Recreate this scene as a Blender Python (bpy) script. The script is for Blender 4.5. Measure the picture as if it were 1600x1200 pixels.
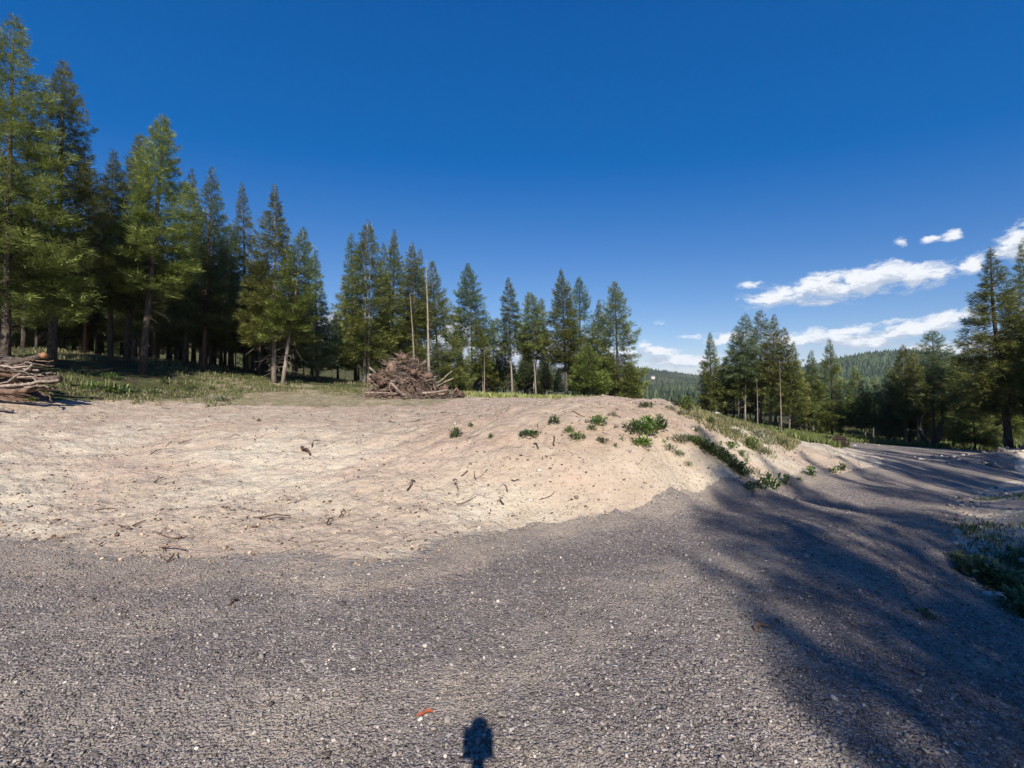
import bpy, math, random
import numpy as np
from mathutils import Vector
C = bpy.context.scene
COL = C.collection
R = math.radians
for o in list(bpy.data.objects):
    bpy.data.objects.remove(o)

# ---------------------------------------------------------------- camera
CAMZ = 1.6
cam_d = bpy.data.cameras.new('camera_view')
cam = bpy.data.objects.new('camera_view', cam_d)
COL.objects.link(cam)
cam.location = (0, 0, CAMZ)
cam.rotation_euler = (R(90), 0, 0)
cam_d.sensor_width = 36
cam_d.lens = 16
cam_d.clip_start = 0.05
cam_d.clip_end = 20000
C.camera = cam
F = 711.0                       # focal length in photo pixels (1600 wide)
C.view_settings.view_transform = 'Standard'
C.view_settings.look = 'None'
C.view_settings.exposure = 0.55
C.view_settings.gamma = 1
C.render.engine = 'CYCLES'
C.cycles.max_bounces = 6
C.cycles.transparent_max_bounces = 6

# ---------------------------------------------------------------- sun and sky
SUN_EL = 36.0
SUN_AZ = 176.0                  # clockwise from +Y (the view direction)
sd = Vector((math.sin(R(SUN_AZ)) * math.cos(R(SUN_EL)), math.cos(R(SUN_AZ)) * math.cos(R(SUN_EL)), math.sin(R(SUN_EL))))
sl = bpy.data.lights.new('sun', 'SUN')
sl.energy = 5.0
sl.angle = R(0.53)
sl.color = (1.0, 0.93, 0.83)
so = bpy.data.objects.new('sun', sl)
COL.objects.link(so)
so.rotation_euler = sd.to_track_quat('Z', 'Y').to_euler()

W = bpy.data.worlds.new('World')
C.world = W
W.use_nodes = True
NT = W.node_tree
NT.nodes.clear()


class G:
    """tiny helper for node graphs"""
    def __init__(s, nt): s.nt = nt
    def n(s, t, **k):
        x = s.nt.nodes.new(t)
        for a, b in k.items(): setattr(x, a, b)
        return x
    def l(s, a, b): s.nt.links.new(a, b)
    def put(s, sock, v):
        if hasattr(v, 'is_output') or isinstance(v, bpy.types.NodeSocket): s.l(v, sock)
        else: sock.default_value = v
    def m(s, op, a, b=None, c=None, clamp=False):
        x = s.n('ShaderNodeMath', operation=op, use_clamp=clamp)
        s.put(x.inputs[0], a)
        if b is not None: s.put(x.inputs[1], b)
        if c is not None: s.put(x.inputs[2], c)
        return x.outputs[0]
    def noise(s, vec, scale, detail=4, rough=.55, dim='3D', out=0, dist=0):
        x = s.n('ShaderNodeTexNoise', noise_dimensions=dim)
        if vec is not None: s.l(vec, x.inputs['Vector'])
        x.inputs['Scale'].default_value = scale
        x.inputs['Detail'].default_value = detail
        x.inputs['Roughness'].default_value = rough
        x.inputs['Distortion'].default_value = dist
        return x.outputs[out]
    def ramp(s, v, stops, interp='LINEAR'):
        x = s.n('ShaderNodeValToRGB')
        x.color_ramp.interpolation = interp
        e = x.color_ramp.elements
        while len(e) < len(stops): e.new(.5)
        for k, (p, c) in zip(e, stops):
            k.position = p
            k.color = (*c, 1) if len(c) == 3 else c
        s.l(v, x.inputs[0])
        return x.outputs[0]
    def mix(s, f, a, b, mode='MIX'):
        x = s.n('ShaderNodeMix', data_type='RGBA', blend_type=mode)
        s.put(x.inputs[0], f)
        for i, v in ((6, a), (7, b)):
            if isinstance(v, tuple): x.inputs[i].default_value = (*v, 1) if len(v) == 3 else v
            else: s.l(v, x.inputs[i])
        return x.outputs[2]
    def sstep(s, v, a, b):
        x = s.n('ShaderNodeMapRange', interpolation_type='SMOOTHSTEP')
        s.put(x.inputs[0], v)
        x.inputs[1].default_value = a; x.inputs[2].default_value = b
        return x.outputs[0]
    def comb(s, a, b, c):
        x = s.n('ShaderNodeCombineXYZ')
        for i, v in enumerate((a, b, c)): s.put(x.inputs[i], v)
        return x.outputs[0]


g = G(NT)
sky = g.n('ShaderNodeTexSky', sky_type='NISHITA')
sky.sun_disc = False
sky.sun_elevation = R(SUN_EL)
sky.sun_rotation = R(SUN_AZ)
sky.altitude = 900
sky.air_density = 1.0
sky.dust_density = 0.15
sky.ozone_density = 3.0
tc = g.n('ShaderNodeTexCoord')
sp = g.n('ShaderNodeSeparateXYZ')
g.l(tc.outputs['Generated'], sp.inputs[0])
az = g.m('ARCTAN2', sp.outputs[0], sp.outputs[1])
hz = g.m('SQRT', g.m('ADD', g.m('MULTIPLY', sp.outputs[0], sp.outputs[0]), g.m('MULTIPLY', sp.outputs[1], sp.outputs[1])))
el = g.m('DIVIDE', sp.outputs[2], hz)
# clouds: (az, el) ellipses broken up by fractal noise.  px,py in photo pixels give the direction
CL = [  # px, py, half w, half h, tilt(deg, + = rises to the right), strength
    (1215, 462, 55, 17, 6, 1.0), (1285, 450, 70, 22, 8, 1.15), (1365, 437, 75, 24, 7, 1.2), (1440, 432, 55, 20, 3, 1.1), (1175, 445, 22, 10, 0, .7),
    (1405, 381, 16, 9, 14, .75), (1452, 372, 26, 8, -4, .8), (1486, 368, 20, 10, 0, .75),
    (1520, 412, 45, 13, 22, .9), (1590, 385, 60, 26, 24, 1.1), (1660, 350, 70, 34, 20, 1.1),
    (1250, 530, 75, 15, 4, 1.0), (1340, 535, 90, 17, 3, 1.05), (1440, 510, 110, 16, 9, 1.0), (1330, 515, 110, 8, 8, .8), (1480, 545, 90, 13, 3, 1.0),
    (1140, 527, 45, 10, 4, .9), (1060, 563, 75, 12, 0, 1.05), (1030, 549, 40, 9, 0, 1.0), (1072, 526, 22, 5, 0, .8), (1007, 540, 20, 9, 0, .9), (1035, 503, 13, 4, 0, .5),
    (1560, 560, 90, 16, 0, .9), (1700, 520, 110, 18, 5, 1.0),
    (845, 560, 120, 34, 0, 1.15), (710, 535, 40, 46, 0, 1.1), (760, 570, 70, 30, 0, 1.1), (525, 510, 28, 22, 0, 1.0), (505, 545, 40, 26, 0, 1.0),
    (930, 560, 80, 24, 0, 1.0), (330, 560, 200, 16, 0, .8), (640, 560, 90, 26, 0, 1.0)]
qv = g.comb(az, el, 0.0)
warpn = g.n('ShaderNodeTexNoise'); g.l(qv, warpn.inputs['Vector'])
warpn.inputs['Scale'].default_value = 18; warpn.inputs['Detail'].default_value = 5; warpn.inputs['Roughness'].default_value = .6
wsp = g.n('ShaderNodeSeparateXYZ'); g.l(warpn.outputs['Color'], wsp.inputs[0])
azw = g.m('ADD', az, g.m('MULTIPLY', g.m('SUBTRACT', wsp.outputs[0], .5), .050))
elw0 = g.m('ADD', el, g.m('MULTIPLY', g.m('SUBTRACT', wsp.outputs[1], .5), .026))


def cloud_field(elv):
    tot = None
    for px, py, hw, hh, tilt, st in CL:
        a0 = math.atan((px - 800) / F)
        k = math.cos(a0)
        e0 = (600 - py) / F * k
        sa, sb = hw / F * k * k * 1.0, hh / F * k
        ct, sn = math.cos(R(tilt)), math.sin(R(tilt))
        da = g.m('SUBTRACT', azw, a0)
        de = g.m('SUBTRACT', elv, e0)
        u = g.m('ADD', g.m('MULTIPLY', da, ct / sa), g.m('MULTIPLY', de, sn / sa))
        v = g.m('SUBTRACT', g.m('MULTIPLY', de, ct / sb), g.m('MULTIPLY', da, sn / sb))
        d = g.m('ADD', g.m('MULTIPLY', u, u), g.m('MULTIPLY', v, v))
        f = g.m('MULTIPLY', g.m('EXPONENT', g.m('MULTIPLY', d, -0.9)), st)
        tot = f if tot is None else g.m('MAXIMUM', tot, f)
    cv = g.comb(g.m('MULTIPLY', azw, 1.0), g.m('MULTIPLY', elv, 2.2), 3.7)
    n1 = g.noise(cv, 24, 11, .68)
    return g.m('ADD', tot, g.m('MULTIPLY', g.m('MULTIPLY', g.m('SUBTRACT', n1, .5), 2.3), g.m('MULTIPLY', tot, 3.0, clamp=True))), n1


fld, n1 = cloud_field(elw0)
fld2, _ = cloud_field(g.m('ADD', elw0, .016))
mask = g.sstep(fld, .30, .92)
shade = g.sstep(g.m('SUBTRACT', fld2, fld), -.44, .12)
bil = g.noise(g.comb(azw, g.m('MULTIPLY', elw0, 1.6), 9.1), 60, 7, .6)
sh2 = g.m('ADD', g.m('MULTIPLY', shade, .8), g.m('MULTIPLY', g.m('SUBTRACT', bil, .5), .9), clamp=True)
ccol = g.mix(sh2, (12.6, 12.9, 13.4), (5.8, 7.0, 9.0))
mask2 = g.m('MULTIPLY', mask, .96)
# polarised deep blue: a touch more saturation on the sky itself
hs = g.n('ShaderNodeHueSaturation')
hs.inputs['Saturation'].default_value = 1.09
hs.inputs['Hue'].default_value = 0.498
sr = g.n('ShaderNodeSeparateColor'); g.l(sky.outputs[0], sr.inputs[0])
cr_ = g.n('ShaderNodeCombineColor')
g.l(g.m('MAXIMUM', g.m('SUBTRACT', g.m('MULTIPLY', sr.outputs[0], 1.30), .95), g.m('MULTIPLY', sr.outputs[0], .03)), cr_.inputs[0])
g.l(g.m('MAXIMUM', g.m('SUBTRACT', g.m('MULTIPLY', sr.outputs[1], 1.14), .22), .05), cr_.inputs[1]); g.l(g.m('ADD', g.m('MULTIPLY', sr.outputs[2], .98), 2.6), cr_.inputs[2])
g.l(cr_.outputs[0], hs.inputs['Color'])
fin = g.mix(mask2, hs.outputs[0], ccol)
bg = g.n('ShaderNodeBackground')
bg.inputs[1].default_value = 0.053
g.l(fin, bg.inputs[0])
wo = g.n('ShaderNodeOutputWorld')
g.l(bg.outputs[0], wo.inputs[0])

# ---------------------------------------------------------------- helpers
def fade(t): return t * t * (3 - 2 * t)
def hsh(ix, iy, seed):
    n = (ix.astype(np.int64) * 374761393 + iy.astype(np.int64) * 668265263 + seed * 1442695041) & 0xffffffff
    n = ((n ^ (n >> 13)) * 1274126177) & 0xffffffff
    n = (n ^ (n >> 16)) & 0xffffffff
    return n / 4294967295.0
def vnoise(x, y, seed=0):
    x = np.asarray(x, float); y = np.asarray(y, float)
    ix, iy = np.floor(x), np.floor(y)
    fx, fy = fade(x - ix), fade(y - iy)
    a = hsh(ix, iy, seed); b = hsh(ix + 1, iy, seed); c = hsh(ix, iy + 1, seed); d = hsh(ix + 1, iy + 1, seed)
    return (a * (1 - fx) + b * fx) * (1 - fy) + (c * (1 - fx) + d * fx) * fy
def fbm(x, y, s, octv=4, seed=0, gain=.5):
    t = 0; a = 1; n = 0
    for i in range(octv):
        t = t + a * (vnoise(np.asarray(x) * s, np.asarray(y) * s, seed + i * 17) - .5); n += a
        a *= gain; s *= 2.03
    return t / n * 2
def smooth(a, b, x):
    t = np.clip((np.asarray(x, float) - a) / (b - a), 0, 1)
    return t * t * (3 - 2 * t)

# terrain control points: photo pixel + distance -> world
def P(px, py, D): return ((px - 800) / F * D, D, CAMZ + (600 - py) / F * D)
CP = [P(*p) for p in [
    (640, 880, 4.06), (640, 800, 5.35), (640, 750, 6.2), (640, 700, 7.4), (640, 663, 9.0), (640, 650, 10.8), (640, 638, 15), (640, 621, 24), (640, 612, 30), (690, 618, 36), (735, 619, 48),
    (0, 838, 4.8), (0, 760, 6.4), (0, 700, 8.5), (0, 660, 11.5), (0, 625, 14), (0, 590, 17), (0, 562, 20), (0, 545, 28),
    (200, 838, 4.8), (200, 760, 6.6), (200, 700, 9), (200, 650, 13), (200, 620, 17), (200, 590, 21), (225, 574, 24), (200, 560, 34),
    (400, 840, 4.75), (400, 760, 6.4), (400, 700, 8.2), (400, 665, 10.2), (400, 645, 14), (400, 618, 20), (400, 600, 26), (430, 590, 30), (400, 580, 42), (560, 600, 33), (560, 612, 27), (540, 595, 45),
    (850, 803, 5.62), (850, 750, 6.05), (850, 700, 6.65), (850, 650, 7.6), (850, 631, 8.6), (850, 628, 10.5), (850, 624, 17), (850, 624, 26), (870, 622, 50),
    (740, 822, 5.1), (740, 700, 6.9), (740, 655, 8.2), (740, 641, 10), (740, 628, 17),
    (1000, 795, 5.84), (1000, 750, 6.2), (1000, 700, 6.75), (1000, 650, 7.7), (1000, 631, 8.7), (1000, 630, 10.5), (980, 632, 26), (980, 627, 50),
    (1100, 773, 6.6), (1100, 730, 7.0), (1100, 690, 7.7), (1100, 650, 8.9), (1100, 652, 11), (1100, 660, 30), (1110, 650, 45),
    (1200, 760, 8.0), (1200, 720, 9.0), (1200, 678, 11.2), (1200, 684, 14.5), (1190, 672, 30), (1190, 660, 48),
    (1300, 742, 10.4), (1300, 712, 11.8), (1300, 702, 14), (1290, 694, 24), (1260, 684, 30), (1260, 678, 45),
    (1375, 728, 12.4), (1345, 706, 17), (1330, 695, 24), (1340, 692, 30), (1340, 684, 50),
    (1450, 725, 14.5), (1450, 705, 23), (1420, 698, 30), (1450, 694, 48),
    (1600, 747, 13.5), (1560, 715, 20), (1560, 706, 28), (1600, 700, 44), (1700, 712, 30),
    (1300, 800, 6.4), (1450, 770, 8.3), (1600, 800, 6.9), (1550, 860, 4.9), (1600, 900, 4.6), (1700, 800, 8.5), (1900, 800, 9),
]]
CP += [(x, y, 0.0) for x, y in [(-4, 3), (0, 3), (-8, 4), (-12, 4), (-8, 0), (0, 0), (4.2, -1), (0, -6), (-10, -8), (6, -8), (-20, 0), (2, 2.2), (1.5, 4), (3.0, 5.3), (0, -20), (-20, -20), (20, -20), (0, -45), (-45, -30), (45, -30), (9, 0), (18, 0), (14, -8)]]
CP += [(4.2, 3.4, -.32), (5.2, 4.4, -.38), (3.5, 2.2, -.28), (6.5, 3, .05), (30, 5, -.8), (36, 18, -1.6), (45, 40, -3), (-25, 10, .6), (-30, 22, 2.4), (-35, 40, 3.5), (-48, 10, 2.0), (-20, 55, 2.0), (0, 60, 0.2), (25, 60, -2.6), (-60, 60, 4), (60, 60, -4), (60, 0, -1), (-70, 0, 1)]
CP = np.array(CP)
def tps_k(r2): return .5 * r2 * np.log(r2 + 1e-9)
_n = len(CP)
_d2 = ((CP[:, None, :2] - CP[None, :, :2]) ** 2).sum(-1)
_A = np.zeros((_n + 3, _n + 3))
_A[:_n, :_n] = tps_k(_d2) + np.eye(_n) * .02
_A[:_n, _n] = 1; _A[:_n, _n + 1:] = CP[:, :2]
_A[_n, :_n] = 1; _A[_n + 1:, :_n] = CP[:, :2].T
_w = np.linalg.solve(_A, np.concatenate([CP[:, 2], [0, 0, 0]]))
def tps(x, y):
    o = _w[_n] + _w[_n + 1] * x + _w[_n + 2] * y
    for i in range(_n):
        o = o + _w[i] * tps_k((x - CP[i, 0]) ** 2 + (y - CP[i, 1]) ** 2)
    return o
def far_h(x, y):
    r = np.hypot(x, y)
    z = -4 - 18 * smooth(80, 260, r) + 0 * x
    a = np.arctan2(x, y)
    def hill(az, d, w, dw, h): return h * np.exp(-((a - az) / w) ** 2 - ((r - d) / dw) ** 2)
    z = z + hill(.18, 1500, .20, 520, 62) + hill(.70, 1150, .17, 420, 66) + hill(.50, 1800, .4, 600, 14) + hill(-.7, 1700, .7, 600, 34) + hill(-.60, 140, .40, 45, 25) + hill(1.5, 1600, .6, 600, 80)
    z = z + hill(.78, 480, .25, 150, 12) + hill(.28, 600, .2, 200, 6)
    return z + fbm(x, y, .004, 4, 5) * 10 * smooth(150, 700, r)
def cross(x, y):
    pass
ROAD = [P(*p)[:2] for p in [(62, 853, 4.5), (103, 860, 4.38), (180, 870, 4.21), (281, 875, 4.14), (375, 873, 4.17), (469, 865, 4.3), (530, 880, 4.06), (594, 884, 4.0), (656, 872, 4.18), (700, 846, 4.62), (760, 829, 4.97), (840, 812, 5.4), (900, 803, 5.6),
                            (1000, 794, 5.86), (1080, 775, 6.5), (1130, 769, 6.9), (1180, 765, 7.4), (1230, 755, 8.6), (1290, 742, 10.2), (1372, 730, 12.0), (1378, 718, 14), (1345, 705, 19), (1318, 694, 24), (1305, 689, 30), (1450, 696, 30), (1560, 703, 29), (1700, 712, 28)]]
ROAD = [(-40, 9), (-14, 6.0), (-8.5, 5.0), (-6.2, 4.9)] + ROAD + [(60, 24), (60, 18), (32, 19), (24, 18.6), (18.2, 16.6), (15.4, 13.7), (10.4, 10.2), (6.8, 7.0), (5.4, 5.6), (4.5, 4.4), (3.9, 3.3), (3.5, 2.4), (3.2, 1.6), (3.2, 0), (3.8, -6), (6, -20), (10, -60), (-60, -60), (-60, 4)]
ROAD = np.array(ROAD)
def road_sd(x, y):
    """signed distance to the road edge, positive inside"""
    x = np.asarray(x, float); y = np.asarray(y, float)
    best = np.full(x.shape, 1e9); ins = np.zeros(x.shape, bool)
    for i in range(len(ROAD)):
        ax, ay = ROAD[i]; bx, by = ROAD[(i + 1) % len(ROAD)]
        dx, dy = bx - ax, by - ay
        t = np.clip(((x - ax) * dx + (y - ay) * dy) / (dx * dx + dy * dy), 0, 1)
        best = np.minimum(best, (x - ax - t * dx) ** 2 + (y - ay - t * dy) ** 2)
        c = ((ay > y) != (by > y))
        with np.errstate(divide='ignore', invalid='ignore'):
            ins ^= c & (x < (bx - ax) * (y - ay) / (by - ay + 1e-12) + ax)
    d = np.sqrt(best)
    return np.where(ins, d, -d)
def base_h(x, y):
    x = np.asarray(x, float); y = np.asarray(y, float)
    r = np.hypot(x, y)
    k = smooth(55, 110, r)
    return tps(x, y) * (1 - k) + far_h(x, y) * k
def ground_h(x, y, sdv=None):
    x = np.asarray(x, float); y = np.asarray(y, float)
    if sdv is None: sdv = road_sd(x, y)
    r = np.hypot(x, y)
    z = base_h(x, y)
    off = smooth(0.1, -.8, sdv)             # off the road
    near = 1 - smooth(40, 90, r)
    z = z + near * (off * (fbm(x, y, .45, 4, 11) * .035 + fbm(x, y, 2.6, 4, 31) * .06 + fbm(x, y, 9, 3, 37) * .022 + (np.abs(fbm(x, y, 1.1, 3, 61)) - .2) * .05) + fbm(x, y, .5, 3, 3) * .02)
    # wheel ruts in the dirt that follow the road edge on the left
    lf = smooth(1.5, -1.5, x) * smooth(-5.5, -3.5, sdv) * smooth(.05, -.4, sdv)
    z = z + lf * np.sin(sdv * 8 + fbm(x, y, .35, 2, 9) * 3.5) * .022 * smooth(.3, .6, vnoise(x * .5 + 3, y * .5, 19))
    z = z + (.36 + .30 * fbm(x, y, .9, 4, 55)) * smooth(-.1, -1.7, sdv) * smooth(.86, .98, x / np.maximum(y, .5)) * smooth(3.5, 5.2, x) * smooth(2.0, 4.5, y) * smooth(16, 11, y) * smooth(24, 14, x)
    # rills running down the bank on the right
    bk = smooth(0, 3, x) * smooth(-.1, -.6, sdv) * smooth(-7, -4, sdv)
    z = z + bk * (vnoise((x * .8 - y * .55) * 3.2, (x * .55 + y * .8) * .5, 41) - .5) * .09
    # low heap of dirt beside the far bend
    z = z + 0.75 * np.exp(-((x - 20.2) / 2.6) ** 2 - ((y - 17.0) / 1.2) ** 2) * (1 + .5 * fbm(x, y, 1.2, 3, 77))
    z = z + 0.3 * np.exp(-((x - 17.5) / 1.2) ** 2 - ((y - 16.2) / .7) ** 2)
    # crest lumps
    z = z + .03 * np.exp(-((x - 2.3) / .5) ** 2 - ((y - 13.0) / .5) ** 2)
    return z
def gh(x, y): return float(ground_h(np.array([x]), np.array([y]))[0])
def hit(px, py, dmin=1.5, dmax=60):
    """first point of the terrain seen at a photo pixel"""
    D = np.exp(np.linspace(math.log(dmin), math.log(dmax), 700))
    x = (px - 800) / F * D
    z = CAMZ + (600 - py) / F * D
    h = ground_h(x, D)
    i = np.where(h >= z)[0]
    i = i[0] if len(i) else int(np.argmin(z - h))
    return float(x[i]), float(D[i]), float(h[i])


def mk_mesh(name, V, Fs, mat=None, attrs=None, smooth_=False):
    me = bpy.data.meshes.new(name)
    V = np.asarray(V, np.float32)
    if not isinstance(Fs, list): Fs = [Fs]
    Fs = [np.asarray(f, np.int32) for f in Fs if len(f)]
    nl = sum(f.size for f in Fs); npoly = sum(len(f) for f in Fs)
    me.vertices.add(len(V)); me.vertices.foreach_set('co', V.ravel())
    me.loops.add(nl); me.loops.foreach_set('vertex_index', np.concatenate([f.ravel() for f in Fs]))
    me.polygons.add(npoly)
    tot = np.concatenate([np.full(len(f), f.shape[1], np.int32) for f in Fs])
    st = np.concatenate([[0], np.cumsum(tot)[:-1]]).astype(np.int32)
    me.polygons.foreach_set('loop_start', st)
    try: me.polygons.foreach_set('loop_total', tot)
    except Exception: pass
    if smooth_: me.polygons.foreach_set('use_smooth', np.ones(npoly, bool))
    if attrs:
        for k, v in attrs.items():
            a = me.attributes.new(k, 'FLOAT', 'POINT')
            a.data.foreach_set('value', np.asarray(v, np.float32))
    me.update(calc_edges=True)
    if mat: me.materials.append(mat)
    return me
def link(name, me, parent=None, loc=None):
    o = bpy.data.objects.new(name, me)
    COL.objects.link(o)
    if parent: o.parent = parent
    if loc is not None: o.location = loc
    return o
def tag(o, label=None, cat=None, group=None, kind=None):
    if label: o['label'] = label
    if cat: o['category'] = cat
    if group: o['group'] = group
    if kind: o['kind'] = kind
    return o
class MB:
    def __init__(s): s.V = []; s.Q = []; s.T = []; s.n = 0; s.A = []
    def add(s, V, Q=None, T=None, a=0.5):
        V = np.asarray(V, float)
        if Q is not None and len(Q): s.Q.append(np.asarray(Q, int) + s.n)
        if T is not None and len(T): s.T.append(np.asarray(T, int) + s.n)
        s.V.append(V); s.A.append(np.full(len(V), a) if np.isscalar(a) else a); s.n += len(V)
    def tube(s, pts, rad, k=7, cap=True, a=.5, rough=0, rng=None):
        pts = np.asarray(pts, float); m = len(pts)
        rad = np.broadcast_to(np.asarray(rad, float), (m,))
        d = np.gradient(pts, axis=0)
        d /= np.linalg.norm(d, axis=1)[:, None] + 1e-9
        ref = np.array([0, 0, 1.]) if abs(d[0][2]) < .9 else np.array([1., 0, 0])
        V = []
        for i in range(m):
            u = np.cross(d[i], ref); u /= np.linalg.norm(u) + 1e-9
            w = np.cross(d[i], u)
            th = np.arange(k) / k * 2 * math.pi
            rr = rad[i] * (1 + (rng.uniform(-rough, rough, k) if rough and rng is not None else 0))
            V.append(pts[i] + (np.cos(th) * rr)[:, None] * u + (np.sin(th) * rr)[:, None] * w)
        V = np.concatenate(V)
        j = np.arange(k); j2 = (j + 1) % k
        Q = np.concatenate([np.stack([i * k + j, i * k + j2, (i + 1) * k + j2, (i + 1) * k + j], 1) for i in range(m - 1)])
        T = None
        if cap:
            V = np.concatenate([V, pts[:1], pts[-1:]])
            T = np.concatenate([np.stack([j2, j, np.full(k, m * k)], 1), np.stack([(m - 1) * k + j, (m - 1) * k + j2, np.full(k, m * k + 1)], 1)])
        s.add(V, Q, T, a)
    def box(s, c, sz, rot=None, a=.5):
        v = np.array([[x, y, z] for x in (-.5, .5) for y in (-.5, .5) for z in (-.5, .5)]) * np.array(sz)
        if rot is not None: v = v @ np.array(rot).T
        s.add(v + np.array(c), [[0, 1, 3, 2], [4, 6, 7, 5], [0, 4, 5, 1], [2, 3, 7, 6], [0, 2, 6, 4], [1, 5, 7, 3]], None, a)
    def mesh(s, name, mat, smooth_=False):
        f = []
        if s.Q: f.append(np.concatenate(s.Q))
        if s.T: f.append(np.concatenate(s.T))
        return mk_mesh(name, np.concatenate(s.V), f, mat, {'tone': np.concatenate(s.A)}, smooth_)
    def build(s, name, mat, parent=None, loc=None, smooth_=False):
        return link(name, s.mesh(name, mat, smooth_), parent, loc)

# ---------------------------------------------------------------- materials
def new_mat(name):
    m = bpy.data.materials.new(name); m.use_nodes = True
    m.node_tree.nodes.clear()
    g = G(m.node_tree)
    out = g.n('ShaderNodeOutputMaterial')
    b = g.n('ShaderNodeBsdfPrincipled')
    b.inputs['Roughness'].default_value = .9
    b.inputs['Specular IOR Level'].default_value = .25
    g.l(b.outputs[0], out.inputs[0])
    return m, g, b, out
def attr(g, name): return g.n('ShaderNodeAttribute', attribute_name=name).outputs['Fac']
def bump(g, b, h, dist, st=1.0, prev=None):
    x = g.n('ShaderNodeBump'); x.inputs['Strength'].default_value = st; x.inputs['Distance'].default_value = dist
    g.l(h, x.inputs['Height'])
    if prev: g.l(prev, x.inputs['Normal'])
    g.l(x.outputs[0], b.inputs['Normal'])
    return x.outputs[0]
def geo_pos(g): return g.n('ShaderNodeNewGeometry').outputs['Position']
def voro(g, vec, scale, feat='F1', out='Color'):
    x = g.n('ShaderNodeTexVoronoi', feature=feat); g.l(vec, x.inputs['Vector']); x.inputs['Scale'].default_value = scale
    return x
def gravel_color(g, pos):
    wp = g.n('ShaderNodeVectorMath', operation='ADD'); g.l(pos, wp.inputs[0])
    nz = g.n('ShaderNodeTexNoise'); g.l(pos, nz.inputs['Vector']); nz.inputs['Scale'].default_value = 90; nz.inputs['Detail'].default_value = 2
    sc = g.n('ShaderNodeVectorMath', operation='SCALE'); g.l(nz.outputs['Color'], sc.inputs[0]); sc.inputs[3].default_value = .012
    g.l(sc.outputs[0], wp.inputs[1])
    v1 = voro(g, wp.outputs[0], 84); v2 = voro(g, wp.outputs[0], 44)
    s1 = g.n('ShaderNodeSeparateXYZ'); g.l(v1.outputs['Color'], s1.inputs[0])
    s2 = g.n('ShaderNodeSeparateXYZ'); g.l(v2.outputs['Color'], s2.inputs[0])
    st = [(0, (.10, .088, .084)), (.25, (.165, .148, .143)), (.5, (.22, .199, .190)), (.75, (.275, .25, .235)), (.92, (.36, .33, .305)), (.98, (.48, .44, .41)), (1, (.58, .54, .50))]
    c1 = g.ramp(s1.outputs[0], st); c2 = g.ramp(s2.outputs[0], st)
    pick = g.m('GREATER_THAN', s2.outputs[1], .62)
    c = g.mix(pick, c1, c2)
    hue = g.mix(g.m('MULTIPLY', s1.outputs[2], .45), c, (.215, .175, .14))
    e1 = g.m('SUBTRACT', 1.0, g.m('MULTIPLY', v1.outputs['Distance'], 1.3), clamp=True)
    e2 = g.m('SUBTRACT', 1.0, g.m('MULTIPLY', v2.outputs['Distance'], 1.3), clamp=True)
    hgt = g.m('ADD', g.m('MULTIPLY', e1, .5), g.m('MULTIPLY', g.m('MULTIPLY', e2, pick), 1.0))
    return hue, hgt
def dirt_color(g, pos):
    big = g.noise(pos, .33, 4, .55); mid = g.noise(pos, 1.4, 5, .6, dist=.4); fine = g.noise(pos, 14, 6, .7); pk = g.noise(pos, .9, 3, .5)
    c = g.mix(g.sstep(big, .42, .58), (.46, .368, .280), (.555, .480, .368))         # pinkish tan / cream
    c = g.mix(g.m('MULTIPLY', g.sstep(pk, .52, .68), .7), c, (.50, .375, .29))
    c = g.mix(g.m('MULTIPLY', g.sstep(mid, .56, .72), .38), c, (.35, .265, .195))
    c = g.mix(g.m('MULTIPLY', g.sstep(mid, .42, .28), .6), c, (.60, .52, .40))
    c = g.mix(g.m('MULTIPLY', g.sstep(fine, .52, .70), .55), c, (.27, .195, .135))
    c = g.mix(g.m('MULTIPLY', g.sstep(fine, .42, .28), .4), c, (.62, .55, .44))
    v = voro(g, pos, 26)
    sv = g.n('ShaderNodeSeparateXYZ'); g.l(v.outputs['Color'], sv.inputs[0])
    peb = g.m('MULTIPLY', g.m('GREATER_THAN', sv.outputs[0], .90), g.m('LESS_THAN', v.outputs['Distance'], .36))
    c = g.mix(g.m('MULTIPLY', peb, .8), c, g.ramp(sv.outputs[1], [(0, (.16, .12, .09)), (.6, (.34, .27, .2)), (1, (.66, .6, .52))]))
    h = g.m('ADD', g.m('MULTIPLY', fine, .8), g.m('MULTIPLY', peb, .35))
    return c, h, fine, mid

M = {}
m, g, b, out = new_mat('dirt_ground')
pos = geo_pos(g)
c, h, fine, mid = dirt_color(g, pos)
# browner topsoil lies over the pale subsoil on the raised pad and the top of the bank
psz = g.n('ShaderNodeSeparateXYZ'); g.l(pos, psz.inputs[0])
tz = g.m('ADD', psz.outputs[2], g.m('MULTIPLY', g.m('SUBTRACT', g.noise(pos, .8, 5, .65), .5), .9))
c = g.mix(g.m('MULTIPLY', g.sstep(tz, .42, .85), .62), c, g.mix(g.sstep(g.noise(pos, 3.5, 6, .7), .40, .62), (.40, .300, .225), (.30, .215, .155)))
fo = attr(g, 'forest'); ed = attr(g, 'edge'); vg = attr(g, 'veg')
gc, ghh = gravel_color(g, pos)
en = g.m('ADD', ed, g.m('MULTIPLY', g.m('SUBTRACT', g.noise(pos, 2.2, 6, .7), .5), .9))
c = g.mix(g.m('MULTIPLY', g.sstep(en, .42, .75), .85), c, gc)
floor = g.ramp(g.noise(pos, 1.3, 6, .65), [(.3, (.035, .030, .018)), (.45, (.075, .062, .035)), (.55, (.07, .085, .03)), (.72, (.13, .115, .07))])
vn = g.m('ADD', vg, g.m('MULTIPLY', g.m('SUBTRACT', g.noise(pos, 1.7, 6, .7), .5), 1.0))
ins = attr(g, 'inset')
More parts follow.
